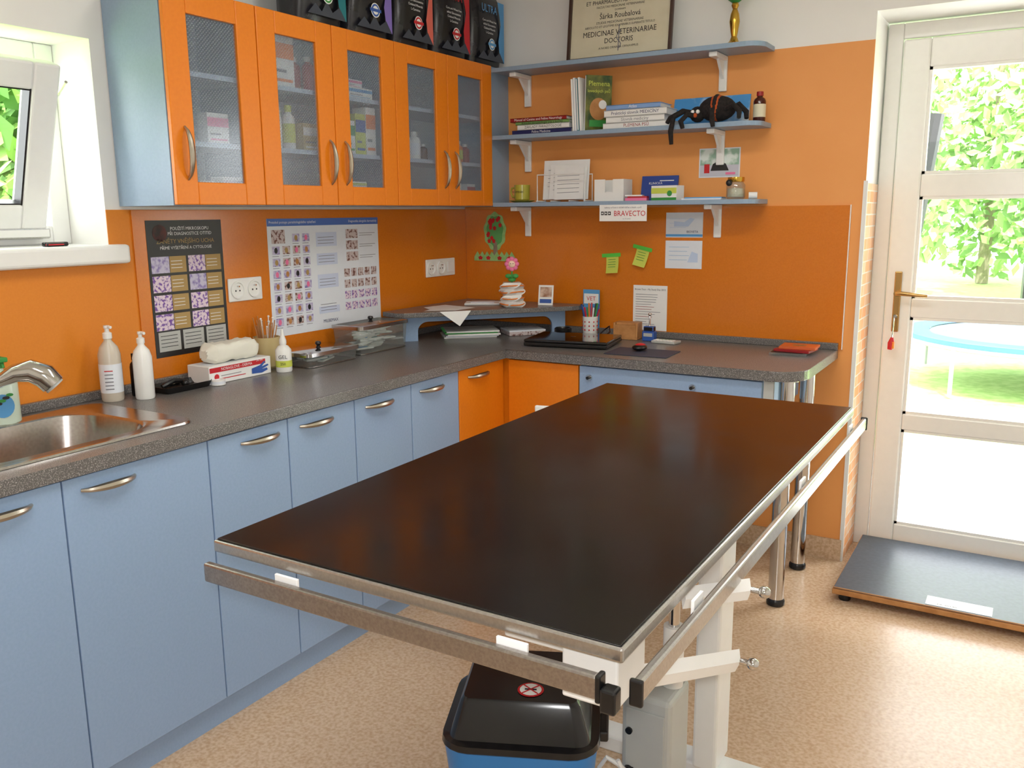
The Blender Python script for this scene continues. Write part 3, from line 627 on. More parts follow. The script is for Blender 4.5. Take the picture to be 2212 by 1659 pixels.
g.box(-w,w,0,h,0,.001,PAPB);g.rect(-w,h-.03,w,h,o,mat('header_blue',(70,110,185),.4))
g.text('Protokol postupu parazitologického vyšetření',-w+.01,h-.015,.0145,TXW,.0026,'LEFT');g.text('Diagnostika alergické dermatitidy',w-.01,h-.015,.0145,TXW,.0026,'RIGHT')
g.rect(-w+.02,h-.10,-w+.095,h-.045,o,BRC)
for r in range(8):
    for c in range(4):
        if r==0 and c<2:continue
        x=-w+.02+c*.058;y=h-.095-r*.049;g.rect(x,y,x+.042,y+.033,o,BRC if (r*c)%3 else PU2);g.disc(x+.021,y+.016,.009,o+.0006,[WOO,TXT,TAN,PNK][(r+c)%4],12,.012);g.rect(x,y-.008,x+.036,y-.006,o,TXG)
for k,(yy,hh) in enumerate(((.36,.06),(.28,.05),(.18,.06),(.07,.03))):
    g.rect(-.07,yy,.06,yy+hh,o,mat('poster_box_blue',(205,215,238),.6))
    for q in range(3):g.rect(-.06,yy+.012+.013*q,.04,yy+.014+.013*q,o+.0006,TXG)
g.text('MILBEMAX',.0,.035,.02,NVY,o)
for r in range(3):g.rect(.12,h-.09-r*.05,.2,h-.05-r*.05,o,BRC);g.rect(.21,h-.07-r*.05,.32,h-.068-r*.05,o,TXG);g.rect(.21,h-.08-r*.05,.30,h-.078-r*.05,o,TXG)
for r in range(4):
    for c in range(5):x=.10+c*.046;y=.22-r*.05;g.rect(x,y,x+.038,y+.036,o,PUR if r>1 else BRC)
g.obj('veterinary_poster',label='white and blue poster with rows of parasite pictures on orange wall',cat='poster')
def socket(yc,zc,n):
    s=T('wall_socket','white plastic %s gang electrical wall socket on orange wall'%{2:'two',3:'three'}[n],'socket',(.0092,yc,zc))
    W_=.085*n
    g=G();g.box(0,.008,-W_/2,W_/2,-.045,.045,WPL,.004);g.obj('plate',s,local=True)
    for i in range(n):
        y=-W_/2+.0425+.085*i
        if n==3 and i==2:
            g=G();g.box(.008,.013,y-.028,y+.028,-.028,.028,WPL,.003);g.obj('switch',s,local=True);continue
        g=G();g.M=FR((.008,y,0),(0,1,0),(0,0,1),(1,0,0));g.lathe([(.034,0),(.034,.006),(.029,.006),(.027,.001),(0,.001)],WPL,24);g.disc(-.010,-.003,.0035,.002,TXT,10);g.disc(.010,-.003,.0035,.002,TXT,10);g.cyl((0,.014,0),(0,.014,.012),.003,CHR,8);g.obj('socket_outlet',s,local=True)
socket(-1.575,1.285,2);socket(-.26,1.295,3)
g=G();g.box(-.02,.0,-2.36,-2.28,1.4785,1.492,BLK,.004);g.box(.0,.012,-2.36,-2.30,1.4785,1.49,RED,.004);g.obj('pocket_torch',label='small black and red gadget lying on the window sill',cat='gadget')
# ================================================================= COUNTER ITEMS
E=ZC+.0006
def spray(x,y,name,lab,bm_,capm,r,h,label_m=None,trig=False,cat='bottle'):
    b=T(name,lab,cat,(x,y,E))
    g=G();g.lathe([(r*.92,0),(r,.006),(r,h*.62),(r*.8,h*.72),(r*.35,h*.80),(r*.35,h*.84)],bm_,24)
    if label_m:
        g.lathe([(r+.0007,h*.12),(r+.0007,h*.50)],label_m,24)
        g.M=FR((0,0,0),(.68,.73,0),(0,0,1),(.73,-.68,0))
        for k in range(6):g.rect(-.014,h*.17+.012*k,.012,h*.17+.012*k+.003,r+.0015,RED if k==5 else TXG)
        g.M=Matrix()
    g.obj('body',b,local=True)
    g=G();g.lathe([(r*.42,h*.83),(r*.42,h*.90),(r*.2,h*.92),(r*.2,h*.96),(r*.28,h*.965),(r*.28,h),(0,h)],capm,16)
    if trig:g.box(-.01,.045,-.012,.012,h*.93,h*1.0,capm,.003);g.tube([(.03,0,h*.93),(.038,0,h*.85)],.004,capm,6)
    else:g.tube([(0,0,h*.985),(.022,0,h*.98)],.005,capm,8)
    g.obj('spray_nozzle',b,local=True);return b
spray(.085,-2.235,'spray_bottle','translucent white spray bottle with printed label by the sink',mat('milky_plastic',(205,195,180),.3),WPL,.035,.25,PAPB)
spray(.15,-2.16,'spray_bottle','slim plain white pump bottle on the worktop',WPL,WPL,.031,.225)
bottle(.085,-2.145,E,.016,.145,BLK,BLK,'slim_black_bottle','slim black bottle standing between white spray bottles','bottle',None)
b=spray(.085,-2.60,'cleaner_bottle','pale green tinted cleaner bottle with leaf label and green trigger',mat('pale_green_plastic',(215,232,215),.25),GRN,.05,.20,None,True)
g=G(FR((.087,-2.60,E),(.4,.92,0),(0,0,1),(.92,-.4,0)));g.disc(0,.06,.03,.0505,LBL,ry=.035)
for i in range(5):g.disc(-.02+.01*i,.06+.008*i,.010,.0515+.0002*i,TXT if i%2 else GRN,8,.005)
g.obj('cleaner_label',b,local=False)
ty=T('instrument_tray','shallow black plastic tray holding small instruments','tray',(.12,-1.995,E))
g=G();g.loft([rr(0,0,.10,.18,.015,.0),rr(0,0,.12,.20,.02,.022),rr(0,0,.116,.196,.018,.022),rr(0,0,.10,.18,.014,.004)],BLK,cap0=True);g.obj('tray',ty,local=True)
g=G();g.tube([(.12,-2.07,E+.02),(.13,-2.03,E+.035),(.12,-1.99,E+.028)],.009,BLK,8);g.tube([(.1,-2.05,E+.012),(.11,-1.96,E+.02)],.006,CHR,8);g.sph((.135,-1.985,E+.02),.014,BLK);g.obj('otoscope',label='small black and chrome otoscope lying in the tray',cat='instrument')
g=G();g.lathe([(.026,0),(.026,.018),(.012,.018),(.012,.0)],PAP,24,(.18,-1.88,E+.001));g.lathe([(.0261,.004),(.0261,.014)],PAPB,24,(.18,-1.88,E+.001));g.obj('tape_roll',label='white medical tape roll lying on the worktop',cat='tape')
GX0,GX1,GY0,GY1=.05,.165,-1.905,-1.61
g=G();BH=.066;g.box(GX0,GX1,GY0,GY1,E,E+BH,PAP,.002);yc=(GY0+GY1)/2
g.M=ML(yc,E,GX1);g.rect(-.145,.042,.12,.060,.0008,RED);g.text('NOBAGLOVE - DERMA',-.02,.051,.0145,TXW,.0014);g.disc(-.115,.025,.011,.0014,RED);g.rect(-.095,.015,.02,.018,.0008,RED);g.rect(-.095,.026,.0,.028,.0008,TXG)
g.poly([(.05,.011),(.10,.008),(.13,.016),(.125,.024),(.10,.022),(.135,.032),(.13,.038),(.10,.032),(.12,.048),(.112,.051),(.09,.038),(.05,.031)],.0016,BLC);g.text('240 mm',.09,.058,.010,TXW,.002)
g.M=MT((GX0+GX1)/2,yc,E+BH);g.rect(-.03,-.13,.03,.12,.0008,PAPB)
g.obj('glove_box',label='white and red cardboard disposable glove box on the worktop',cat='box')
COT=mat('cotton_wool',(238,236,222),.8,noise=30,bump=(22,.9))
g=G();rings=[];random.seed(8)
for i in range(19):
    t=i/18;s=min(1,.45+5*min(t,1-t));rg=[]
    for (px,pz,_) in rr(0,0,.092*s,.07*s,.024*s,0,4):
        k=random.uniform(-.0035,.0035);rg.append((.105+px*(1+k*9),-1.875+.245*t+k,max(E+BH+.002,E+BH+.037+pz*(1+.08*math.sin(11*t))+k)))
    rings.append(rg)
g.loft(rings,COT,cap0=True)
g.obj('cotton_wool_pack',label='plastic wrapped white cotton wool pack lying on the glove box',cat='cotton wool')
gb=T('glue_bottle','white dropper bottle with black and yellow label','bottle',(.19,-1.565,E))
g=G();g.lathe([(.029,0),(.031,.005),(.031,.085),(.02,.10),(.012,.104),(.012,.11)],WPL,24);g.lathe([(.0316,.02),(.0316,.045)],YEL,24);g.M=FR((0,0,0),(.77,.64,0),(0,0,1),(.64,-.77,0));g.text('GEL',0,.06,.02,TXT,.0325);g.text('250',0,.033,.014,TXT,.0325);g.obj('body',gb,local=True)
g=G();g.lathe([(.014,.108),(.014,.122),(.006,.145),(.004,.165),(0,.166)],WPL,16);g.obj('cap',gb,local=True)
cp=T('beige_cup','beige ceramic cup holding wooden applicator sticks','cup',(.070,-1.535,E))
g=G();g.lathe([(.036,0),(.046,.01),(.053,.125),(.049,.125),(.043,.01),(0,.008)],BGE,24);g.obj('body',cp,local=True)
for i in range(34):
    a=random.uniform(0,2*PI);r=random.uniform(.005,.030);q=random.uniform(.02,.06);g=G()
    p0=(.070+r*.5*math.cos(a),-1.535+r*.5*math.sin(a),E+.02);p1=(.070+(r+q*.4)*math.cos(a),-1.535+(r+q*.4)*math.sin(a),E+random.uniform(.16,.205));g.cyl(p0,p1,.0020,WOO if i%3 else PAP,6)
    if i%3==0:g.sph(p1,.0045,PAP,n=8)
    g.obj('wooden_applicator',label='thin wooden cotton applicator stick standing in the beige cup',cat='swab stick',group='applicator sticks in the cup')
STC=mat('wrapped_syringe',(225,232,226),.3,noise=25,rgb2=(245,248,246),bump=(30,.5))
def container(x0,x1,y0,y1,h,lab,solid=False):
    c=T('instrument_container',lab,'container',((x0+x1)/2,(y0+y1)/2,E))
    w,d=(x1-x0),(y1-y0)
    g=G();g.loft([rr(0,0,w*.9,d*.92,.02,0),rr(0,0,w*.93,d*.95,.02,.006),rr(0,0,w,d,.02,h),rr(0,0,w*.97,d*.975,.018,h)],GLB,cap0=True,cap1=False);g.tube(rr(0,0,w*.93,d*.95,.02,.004),.0025,STS,6,True);g.obj('glass_body',c,local=True)
    g=G();g.loft([rr(0,0,w*1.04,d*1.03,.02,h-.010),rr(0,0,w*1.04,d*1.03,.02,h+.005),rr(0,0,w*.90,d*.94,.02,h+.007)],CHR if solid else STS,cap1=solid)
    if not solid:g.loft([rr(0,0,w*.90,d*.94,.02,h+.0065),rr(0,0,w*.89,d*.93,.02,h+.007)],GLB)
    l=g.obj('lid',c,local=True,label='flat polished steel lid' if solid else 'clear lid with steel edge')
    g=G();g.lathe([(.012,h+.006),(.006,h+.014),(.013,h+.024),(.010,h+.032),(0,h+.034)],BLK,16);g.obj('knob',l,local=True)
    return c
def packs(x0,x1,y0,y1,z0,z1,n):
    for i in range(n):
        g=G(Matrix.Translation((random.uniform(x0+.05,x1-.05),random.uniform(y0+.085,y1-.085),z0+(z1-z0)*i/n))@Matrix.Rotation(random.uniform(-.3,.3),4,'Z')@Matrix.Rotation(random.uniform(-.04,.04),4,'X'))
        g.box(-.015,.015,-.05,.05,0,.009,STC,.003);g.box(-.005,.005,-.045,.02,.009,.0115,[TEA,PAP,LBL,PAP][i%4]);g.obj('syringe_pack',label='paper wrapped disposable syringe inside the glass container',cat='syringe',group='wrapped syringes in glass containers')
container(.07,.25,-1.49,-1.19,.055,'low glass instrument container with steel lid and black knob',True)
packs(.07,.25,-1.49,-1.19,E+.009,E+.038,12)
container(.05,.22,-1.14,-.81,.12,'tall glass instrument container with steel edged lid and black knob')
packs(.05,.22,-1.14,-.81,E+.009,E+.10,34)
cr=T('corner_riser','raised corner desk shelf with speckled top and light blue arched front','desk riser',(.25,-.3,E))
ZR=1.115
g=G();g.prism([(.030,-.76),(.13,-.79),(.17,-.775),(.72,-.14),(.74,-.10),(.735,-.032),(.030,-.032)],ZR-.022,ZR,CTR,.002);g.obj('top',cr)
p0=Vector((.115,-.715,0));p1=Vector((.655,-.09,0));dd=(p1-p0);Lg=dd.length;dd.normalize();nn=Vector((dd.y,-dd.x,0))
g=G(FR((p0.x,p0.y,E),dd,(0,0,1),nn));H=ZR-.022-E-.001
outl=[(0,0),(.07,0)]+[(.07+.05*(1-math.cos(a)),H-.075+.045*math.sin(a)) for a in [PI/2*i/6 for i in range(7)]]+[(Lg-.07-.05*(1-math.cos(a)),H-.075+.045*math.sin(a)) for a in [PI/2*(6-i)/6 for i in range(7)]]+[(Lg-.07,0),(Lg,0),(Lg,H),(0,H)]
g.prism(outl,-.016,0,BLU);g.obj('arched_front',cr)
R=ZR+.0006
g=G(Matrix.Translation((.20,-.50,R))@Matrix.Rotation(-.3,4,'Z'));g.add([(-.12,.10,0),(.10,.12,0),(.13,-.03,0),(.05,-.16,0.001),(.02,-.1,.001),(-.10,-.05,0)],[(0,1,2,3,4,5)],PAP)
g.M=Matrix();q=Vector((.335,-.60,0));g.add([(q.x-.05,q.y-.055,R+.001),(q.x+.05,q.y+.062,R+.001),(q.x+.02,q.y+.01,R-.07)],[(0,1,2)],PAP);g.obj('paper_napkin',label='white paper napkin draped over the riser edge',cat='napkin')
g=G(Matrix.Translation((.26,-.24,R))@Matrix.Rotation(.5,4,'Z'));g.box(-.09,.09,-.06,.06,0,.008,PAP,.002);g.box(-.06,.06,-.04,.04,.008,.011,PAPB);g.obj('notepad',label='white notepad lying on the corner riser',cat='notepad')
vs=T('spiral_vase','white twisted spiral ceramic vase with orange edges','vase',(.47,-.30,R))
g=G();rings=[]
for k in range(33):
    t=k/32;a=t*3.0;s=.046*(1+.20*abs(math.sin(t*PI*4)))
    rings.append([(s*math.cos(a+q)*(1.22 if j%2==0 else .9),s*math.sin(a+q)*(1.22 if j%2==0 else .9),.12*t) for j,q in enumerate([2*PI*i/8 for i in range(8)])])
g.loft(rings,WPL,cap0=True)
for k in(0,1,2,3):
    g.tube([((.060+.002*math.cos(i))*math.cos(i*.35),.060*math.sin(i*.35),.015+.030*k+.003*math.sin(i*.7+k)) for i in range(18)],.003,ORN,6,True)
g.obj('body',vs,local=True)
fl=T('toy_flower','pink toy flower with green leaf base standing in the vase','toy flower',(.47,-.30,R+.121))
g=G(FR((0,0,0),(.857,.516,0),(0,0,1),(.516,-.857,0)))
for i in range(8):
    a=2*PI*i/8;g.sph((.024*math.cos(a),.088+.024*math.sin(a),0),.0125,PNK,(1,1,.6),10)
g.sph((0,.088,.003),.018,mat('flower_cream',(250,215,190),.5),(1,1,.6));g.disc(-.006,.091,.002,.015,TXT,8);g.disc(.006,.091,.002,.015,TXT,8);g.obj('flower_head',fl,local=True)
g=G(FR((0,0,0),(.857,.516,0),(0,0,1),(.516,-.857,0)));g.tube([(0,0,0),(0,.065,0)],.004,GRN,8);g.sph((-.017,.03,0),.016,GRN,(1,.7,.4));g.sph((.017,.03,0),.016,GRN,(1,.7,.4));g.sph((0,.012,0),.02,GRN,(1,.5,1));g.obj('stem',fl,local=True)
g=G(Matrix.Translation((.58,-.16,R))@Matrix.Rotation(.25,4,'Z')@Matrix.Rotation(math.radians(-12),4,'X'));g.box(-.038,.038,-.0015,.0015,0,.1,PAP);g.M=g.M@MB(0,0,-.0015);g.rect(-.03,.04,.03,.09,.001,mat('warm_photo',(150,100,70),.5,noise=30,rgb2=(225,200,180)));g.rect(-.03,.01,.03,.03,.001,BLC);g.obj('desk_card',label='small upright card with photo standing on the riser',cat='card')
g=G(Matrix.Translation((.27,-.38,E))@Matrix.Rotation(-.85+PI/2,4,'Z'))
for i,c in enumerate([PAP,PAPB,PAP,GRN,PAP]):
    k=.004*((i*7)%5-2);g.box(-.13+k,.13+k,-.1-k,.1-k,.007*i,.007*i+.0065,c)
for i in range(16):g.tube([(-.13,-.09+.012*i,.022),(-.137,-.09+.012*i,.03),(-.128,-.09+.012*i,.036)],.0015,GRN,5)
g.obj('notebook_stack',label='green spiral notebook and papers under the riser',cat='notebook')
g=G(Matrix.Translation((.47,-.19,E))@Matrix.Rotation(-.72,4,'Z'));g.box(-.08,.08,-.10,.09,0,.02,BRC,.003);g.box(-.08,.08,-.10,.09,.02,.027,PAPB);g.obj('magazine',label='folded glossy magazines under the corner riser',cat='magazine')
pc=T('pen_cup','white patterned pen cup on the desk worktop','pen cup',(.80,-.10,E))
g=G();g.lathe([(.034,0),(.036,.004),(.038,.095),(.034,.095),(.033,.006),(0,.005)],WPL,24)
for k in(.03,.05,.07):
    for i in range(10):a=2*PI*i/10;g.sph((.0365*math.cos(a),.0365*math.sin(a),k),.004,RED,n=8)
g.obj('body',pc,local=True)
cols=[RED,BLC,TXT,RED,GRN,PUL,TXT,BLC,RED,ORN,WPL,GRN]
for i,c in enumerate(cols):
    a=2*PI*i/len(cols)+.3;g=G();g.cyl((.80+.012*math.cos(a),-.10+.012*math.sin(a),E+.01),(.80+.045*math.cos(a),-.10+.045*math.sin(a),E+random.uniform(.13,.165)),.0042,c,8);g.obj('pen',label='coloured ballpoint pen standing in the pen cup',cat='pen',group='pens in the cup')
g=G(MB(.775,E+.03,-.036));g.box(-.045,.045,0,.19,0,.002,LBL);g.rect(-.04,.12,.04,.17,.003,PAP);g.text('VET',0,.145,.03,RED,.004);g.obj('leaflet',label='blue and white leaflet standing behind the pen cup',cat='leaflet')
g=G();g.lathe([(.04,0),(.042,.004),(.042,.04),(.036,.045),(.03,.03),(0,.03)],BLK,24,(.70,-.20,E));g.obj('desk_dish',label='round black plastic dish on the desk worktop',cat='dish')
lp=T('laptop','closed glossy black laptop computer on the worktop','laptop',(.86,-.40,E),(0,0,math.radians(10)))
g=G();g.box(-.195,.195,-.14,.14,.004,.020,BLK,.004);g.obj('base',lp,local=True)
g=G();g.box(-.195,.195,-.14,.14,.021,.034,mat('gloss_black',(20,14,12),.1,coat=.5),.005);g.disc(0,0,.012,.0345,STL);g.obj('lid',lp,local=True)
for x in(-.16,.16):
    for y in(-.11,.11):g=G();g.lathe([(.008,0),(.008,.005)],BLK,10,(x,y,0));g.obj('foot',lp,local=True)
g=G();g.tube([(.93,-.235,E+.012),(.93,-.15,E+.03),(.90,-.09,E+.05),(.87,-.08,E+.03),(.86,-.13,E+.006),(.89,-.18,E+.006)],.0035,BLK,6);g.obj('power_cable',label='black power cable looped behind the laptop',cat='cable')
g=G(Matrix.Translation((1.01,-.12,E))@Matrix.Rotation(.1,4,'Z'));g.box(-.06,.06,-.04,.04,0,.008,WOO,.002);g.box(-.06,-.05,-.04,.04,.008,.08,WOO,.002);g.box(.05,.06,-.04,.04,.008,.08,WOO,.002);g.box(-.05,.05,.03,.04,.008,.08,WOO);g.box(-.05,.05,-.04,-.03,.008,.07,WOO);g.box(-.048,.048,-.028,.028,.07,.08,WOO);g.obj('wooden_box',label='small light wooden box on the desk worktop',cat='box')
stp=T('rubber_stamp','blue and grey self-inking rubber stamp with chrome handle','stamp',(1.13,-.14,E))
g=G();g.box(-.03,.03,-.02,.02,0,.045,BLC,.004);g.box(-.024,.024,-.021,.021,.02,.04,GRY,.002);g.box(-.025,.025,-.017,.017,.045,.07,BLK,.004);g.obj('body',stp,local=True)
g=G();g.cyl((.0,0,.07),(.0,0,.12),.004,CHR,8);g.sph((0,0,.125),.008,CHR);g.obj('handle',stp,local=True)
g=G(Matrix.Translation((1.225,-.17,E))@Matrix.Rotation(-.1,4,'Z'));g.box(-.06,.06,-.035,.035,0,.012,GRY,.003);g.rect(-.05,.008,.02,.028,.0125,GRN)
for i in range(6):
    for j in range(3):g.box(-.05+.017*i,-.039+.017*i,-.03+.013*j,-.021+.013*j,.012,.015,PAP)
g.obj('calculator',label='small grey calculator on the desk worktop',cat='calculator')
g=G(Matrix.Translation((1.24,-.49,E))@Matrix.Rotation(.05,4,'Z'));g.box(-.14,.14,-.10,.10,0,.003,mat('mousepad_dark',(60,62,78),.6),.001);g.obj('mouse_pad',label='dark blue grey mouse pad on the worktop',cat='mouse pad')
g=G();g.sph((1.215,-.46,E+.0038+.0145),.034,BLK,(.95,1.25,.42),18);g.sph((1.215,-.455,E+.0038+.0205),.028,RED,(.85,1.2,.42),16);g.obj('computer_mouse',label='red and black computer mouse on its pad',cat='mouse')
for i,(c,x,y,a) in enumerate([(TXT,1.80,-.22,.1),(DRD,1.82,-.19,-.1),(RUS,1.83,-.17,.05)]):
    g=G(Matrix.Translation((x,y,E+.0105*i))@Matrix.Rotation(a,4,'Z'));g.box(-.075,.075,-.062,.062,0,.010,GLB if i==0 else c,.001);g.rect(-.07,-.058,.06,.058,.0104,c);g.disc(0,0,.03,.0108,STL if i==2 else c);g.obj('disc_case',label='flat plastic compact disc case on the worktop end',cat='disc case',group='disc cases on the worktop')
# ================================================================= EXAM TABLE
et=T('examination_table','veterinary examination table with dark top, steel rim and white lifting column','table',(1.78,-2.0,0))
X0,X1,Y0,Y1=1.346,2.216,-2.90,-1.086
g=G();g.box(X0,X1,Y0,Y1,.924,.948,STL,.004);g.obj('steel_rim',et,label='stainless steel table rim')
g=G();g.box(X0+.006,X1-.006,Y0+.006,Y1-.006,.948,.9515,TBL,.0015);g.obj('table_top',et,label='dark brown black smooth table surface')
STR=mat('rail_steel',(160,154,150),.3,1,noise=200,rgb2=(176,171,167))
g=G();g.box(X0+.008,X1-.026,Y0-.034,Y0-.018,.876,.914,STR,.004);rl=g.obj('side_rail',et,label='stainless steel accessory rail')
g=G();g.box(X1-.028,X1-.019,Y0-.037,Y0-.015,.873,.917,BLK,.003);g.obj('end_cap',rl,label='black plastic end cap')
RS=mat('polished_bracket',(246,246,246),.25)
for x in(1.557,2.037):
    g=G();g.box(x-.028,x+.028,Y0-.017,Y0-.011,.880,.9235,RS,.001);g.obj('rail_bracket',et,label='white metal rail bracket')
g=G();g.box(X1+.020,X1+.035,Y0-.01,Y1+.03,.876,.912,STL,.004);rl=g.obj('side_rail',et,label='stainless steel accessory rail')
for y in(Y0-.012,Y1+.032):
    g=G();g.box(X1+.017,X1+.038,y-.005,y+.004,.873,.915,BLK,.003);g.obj('end_cap',rl,label='black plastic end cap')
for y in(-2.62,-1.85,-1.22):
    g=G();g.box(X1+.012,X1+.018,y-.024,y+.024,.880,.9235,RS,.001);g.obj('rail_bracket',et,label='white metal rail bracket')
g=G();g.box(2.10,2.195,-2.87,-2.76,.825,.9235,WPL,.004);g.box(1.97,2.10,-2.83,-2.79,.875,.9235,WPL,.004);g.box(1.97,2.04,-2.79,-1.2,.88,.9235,WPL,.004);g.box(1.45,1.97,-2.02,-1.92,.88,.9235,WPL,.004);g.obj('under_frame',et,label='white painted steel under frame')
g=G();g.box(1.978,2.045,-1.86,-1.74,.05,.88,WPL,.008);g.obj('lifting_column',et,label='white square lifting column')
g=G();g.box(1.55,2.26,-1.84,-1.76,.0,.05,WPL,.006);g.obj('base_foot',et,label='white steel floor base')
g=G();g.box(1.885,2.015,-2.14,-2.0,.11,.40,GRY,.014,3);g.box(1.90,2.00,-2.144,-2.14,.2,.36,GRY,.001);g.cyl((1.91,-2.14,.30),(1.91,-2.15,.30),.009,BLK,14);g.cyl((1.91,-2.14,.19),(1.91,-2.155,.19),.013,BLK,14)
g.obj('motor_box',et,label='light grey plastic motor control box')
g=G();g.cyl((1.985,-2.05,.40),(1.985,-2.05,.56),.026,WPL,18);g.cyl((1.985,-2.05,.56),(1.985,-2.05,.88),.014,CHR,18);g.obj('actuator',et,label='white and chrome lifting actuator')
g=G();g.tube([(1.91,-2.155,.19),(1.90,-2.19,.23),(1.875,-2.20,.245),(1.855,-2.2,.21),(1.87,-2.19,.16),(1.90,-2.18,.15),(1.92,-2.18,.19),(1.90,-2.19,.24)],.006,WPL,6);g.obj('cable',et,label='white coiled electric cable')
g=G();g.tube([(2.0,-2.0,.12),(2.05,-1.98,.02),(2.15,-1.95,.008),(2.3,-1.98,.008)],.006,GRY,6);g.obj('cable',et,label='grey power cable on the floor')
for (a,b) in(((2.18,-2.75,.82),(2.26,-2.46,.735)),((2.175,-2.53,.87),(2.262,-2.41,.86))):
    g=G();g.tube([a,b],.022,WPL,4,flat=(1,.35));ar=g.obj('support_arm',et,label='white flat support arm')
    g=G();g.cyl((b[0]-.02,b[1],b[2]),(b[0]+.03,b[1],b[2]),.006,CHR,10);g.sph((b[0]+.03,b[1],b[2]),.012,CHR);g.obj('clamp_screw',ar,label='chrome clamp screw')
g=G();g.box(2.197,2.222,-2.94,-2.915,.862,.90,BLK,.004);g.obj('corner_clamp',et,label='black plastic corner clamp')
# ================================================================= BIN, CHAIR, SCALE
bn=T('waste_bin','blue plastic bin with angular black lid beneath the table','bin',(1.77,-2.42,0),(0,0,math.radians(24)))
g=G();g.loft([rr(0,0,.24,.22,.05,0),rr(0,0,.25,.23,.05,.02),rr(0,0,.335,.31,.06,.445),rr(0,0,.30,.275,.055,.445),rr(0,0,.22,.20,.05,.02)],BLN,cap0=True);g.obj('body',bn,local=True)
LIDM=mat('bin_lid_black',(20,20,22),.2,noise=40,rgb2=(26,26,28))
g=G();g.loft([rr(0,0,.335,.31,.06,.442),rr(0,0,.345,.32,.065,.447),rr(0,0,.34,.315,.062,.460),rr(0,0.0,.305,.28,.03,.464),rr(0,-.0,.26,.235,.022,.537),rr(0,-.0,.245,.22,.018,.547)],LIDM,cap0=True);ld=g.obj('lid',bn,local=True)
g=G(Matrix.Translation((.02,-.065,.5475)));g.disc(0,0,.029,.001,RED);g.disc(0,0,.024,.0016,PAP);g.box(-.013,.013,-.0025,.0025,.001,.0022,TXT)
for a in(.785,-.785):
    m_=g.M.copy();g.M=g.M@Matrix.Rotation(a,4,'Z');g.box(-.024,.024,-.0015,.0015,.002,.0028,RED);g.M=m_
g.obj('sticker',ld,label='round white and red prohibition sticker',local=True)
g=G();g.box(.168,.19,-.04,.04,.415,.441,BLK,.005);g.obj('latch',bn,local=True)
ch=T('chair','white chair pushed up to the desk','chair',(1.15,-.88,0),(0,0,.2))
g=G();g.box(-.16,.16,-.16,.16,.44,.46,WPL,.008);g.obj('seat',ch,local=True)
g=G();g.box(-.15,.15,-.175,-.16,.66,.83,WPL,.006);g.obj('backrest',ch,local=True)
for x in(-.14,.14):
    for y in(-.15,.14):
        g=G();g.cyl((x,y,0),(x,y,.68 if y<0 else .44),.011,CHR,12);g.obj('leg',ch,local=True)
sc=T('floor_scale','low veterinary floor scale with dark rubber mat top by the door','scale',(2.5,-.09,0))
g=G();g.box(2.075,2.98,-.45,.235,.030,.052,WOO,.003);g.box(2.078,2.977,-.447,.232,.052,.060,RUB,.003);g.obj('platform',sc)
for x in(2.12,2.92):
    for y in(-.41,.2):g=G();g.lathe([(.022,0),(.025,.008),(.02,.030)],BLK,16,(x,y,0));g.obj('foot',sc)
g=G(MT(2.535,-.405,.0605));g.rect(-.115,-.032,.115,.055,.0008,PAP);g.text('ER 20140',-.04,-.015,.018,TXG,.0014);g.rect(-.02,.01,.06,.03,.0014,STL);g.obj('data_label',sc,label='white printed data label')
LMP=mat('fill_lamp_diffuser',(255,250,240),.5,emis=1.5)  # glowing panel for the added ceiling fill lamps
for x,y in((1.9,-1.7),(1.9,-3.5)):
    lm=T('ceiling_fill_lamp','added rectangular ceiling fill lamp out of view, with opal diffuser','lamp',(x,y,2.74))  # fixtures added above the view to carry the room's fill light
    g=G();g.box(x-.62,x+.62,y-.16,y+.16,2.75,2.799,WPL,.006);g.obj('housing',lm)
    g=G();g.box(x-.6,x+.6,y-.14,y+.14,2.735,2.75,LMP);g.obj('diffuser',lm)
finalize()
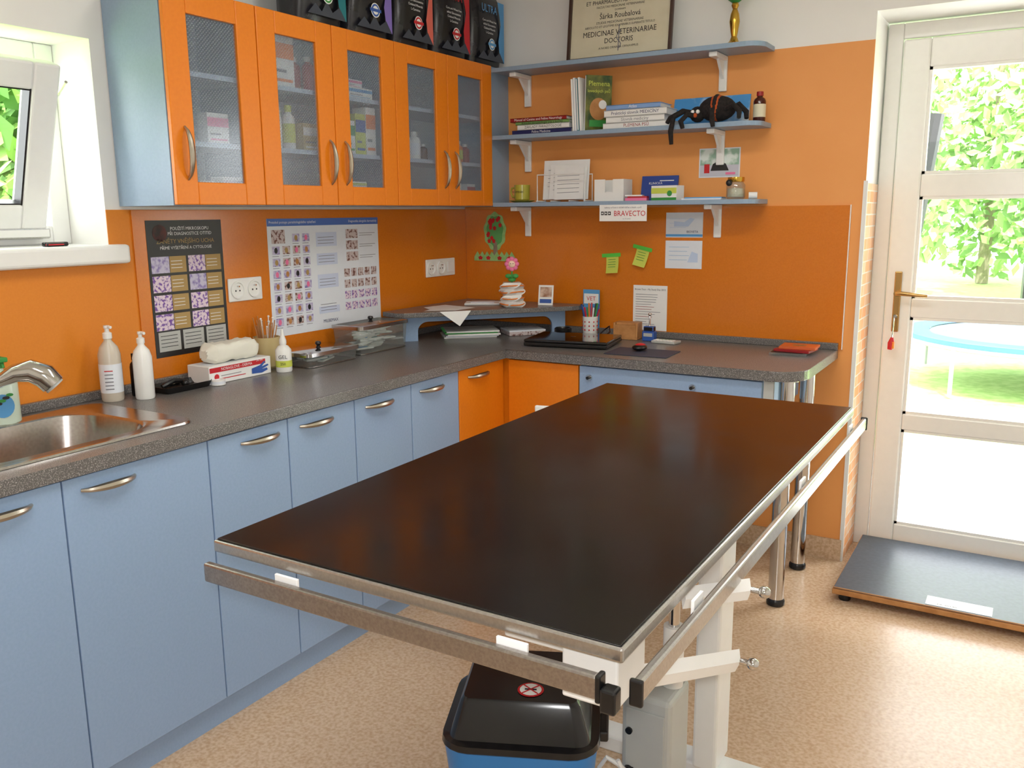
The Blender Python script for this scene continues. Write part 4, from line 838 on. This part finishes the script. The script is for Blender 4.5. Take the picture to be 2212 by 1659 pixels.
# ================================================================= LIGHT
w=bpy.data.worlds.new('w');scene.world=w;w.use_nodes=True;nt=w.node_tree
bg=nt.nodes['Background'];bg.inputs[0].default_value=(.95,.98,1,1);bg.inputs[1].default_value=9.0
def area(loc,rot,sx,sy,e,col=(1,1,1),portal=False):
    l=bpy.data.lights.new('a','AREA');l.shape='RECTANGLE';l.size=sx;l.size_y=sy;l.energy=e;l.color=col
    o=bpy.data.objects.new('area_light',l);o.location=loc;o.rotation_euler=rot;bpy.context.collection.objects.link(o)
    if portal:
        try:l.cycles.is_portal=True
        except Exception:pass
    return o
area((2.6,.40,1.2),(math.radians(-90),0,0),1.1,2.3,1,portal=True)
area((-.32,-2.72,1.8),(0,math.radians(-90),0),.65,1.1,1,portal=True)
area((1.9,-1.7,2.73),(0,0,0),1.2,.28,14,(1,.98,.95))  # soft room fill emitted just below the added ceiling fixtures
area((1.9,-3.5,2.73),(0,0,0),1.2,.28,19,(1,.98,.95))
su=bpy.data.lights.new('sun','SUN');su.energy=10;su.angle=.01;su.color=(1,.98,.94)
so=bpy.data.objects.new('sun',su);so.rotation_euler=Vector((-.3,.8,-1.3)).to_track_quat('-Z','Y').to_euler();bpy.context.collection.objects.link(so)
fl_=area((2.73,-4.05,1.66),(0,0,0),.10,.06,17,(1,1,1));fl_.rotation_euler=Vector((-.5,.83,-.15)).to_track_quat('-Z','Y').to_euler();fl_.name='camera_flash'
# ================================================================= CAMERA
y_,p_,r_=math.radians(31.075),math.radians(-11.114),math.radians(-.5)
F=Vector((-math.sin(y_)*math.cos(p_),math.cos(y_)*math.cos(p_),math.sin(p_)))
Rv=F.cross(Vector((0,0,1))).normalized();U=Rv.cross(F)
R2=math.cos(r_)*Rv+math.sin(r_)*U;U2=-math.sin(r_)*Rv+math.cos(r_)*U
cd=bpy.data.cameras.new('cam');cam=bpy.data.objects.new('cam',cd);bpy.context.collection.objects.link(cam)
cd.sensor_width=36;cd.lens=1884/2212*36;cd.clip_start=.05
cam.matrix_world=FR((2.683,-3.98,1.571),R2,U2,-F)
scene.camera=cam
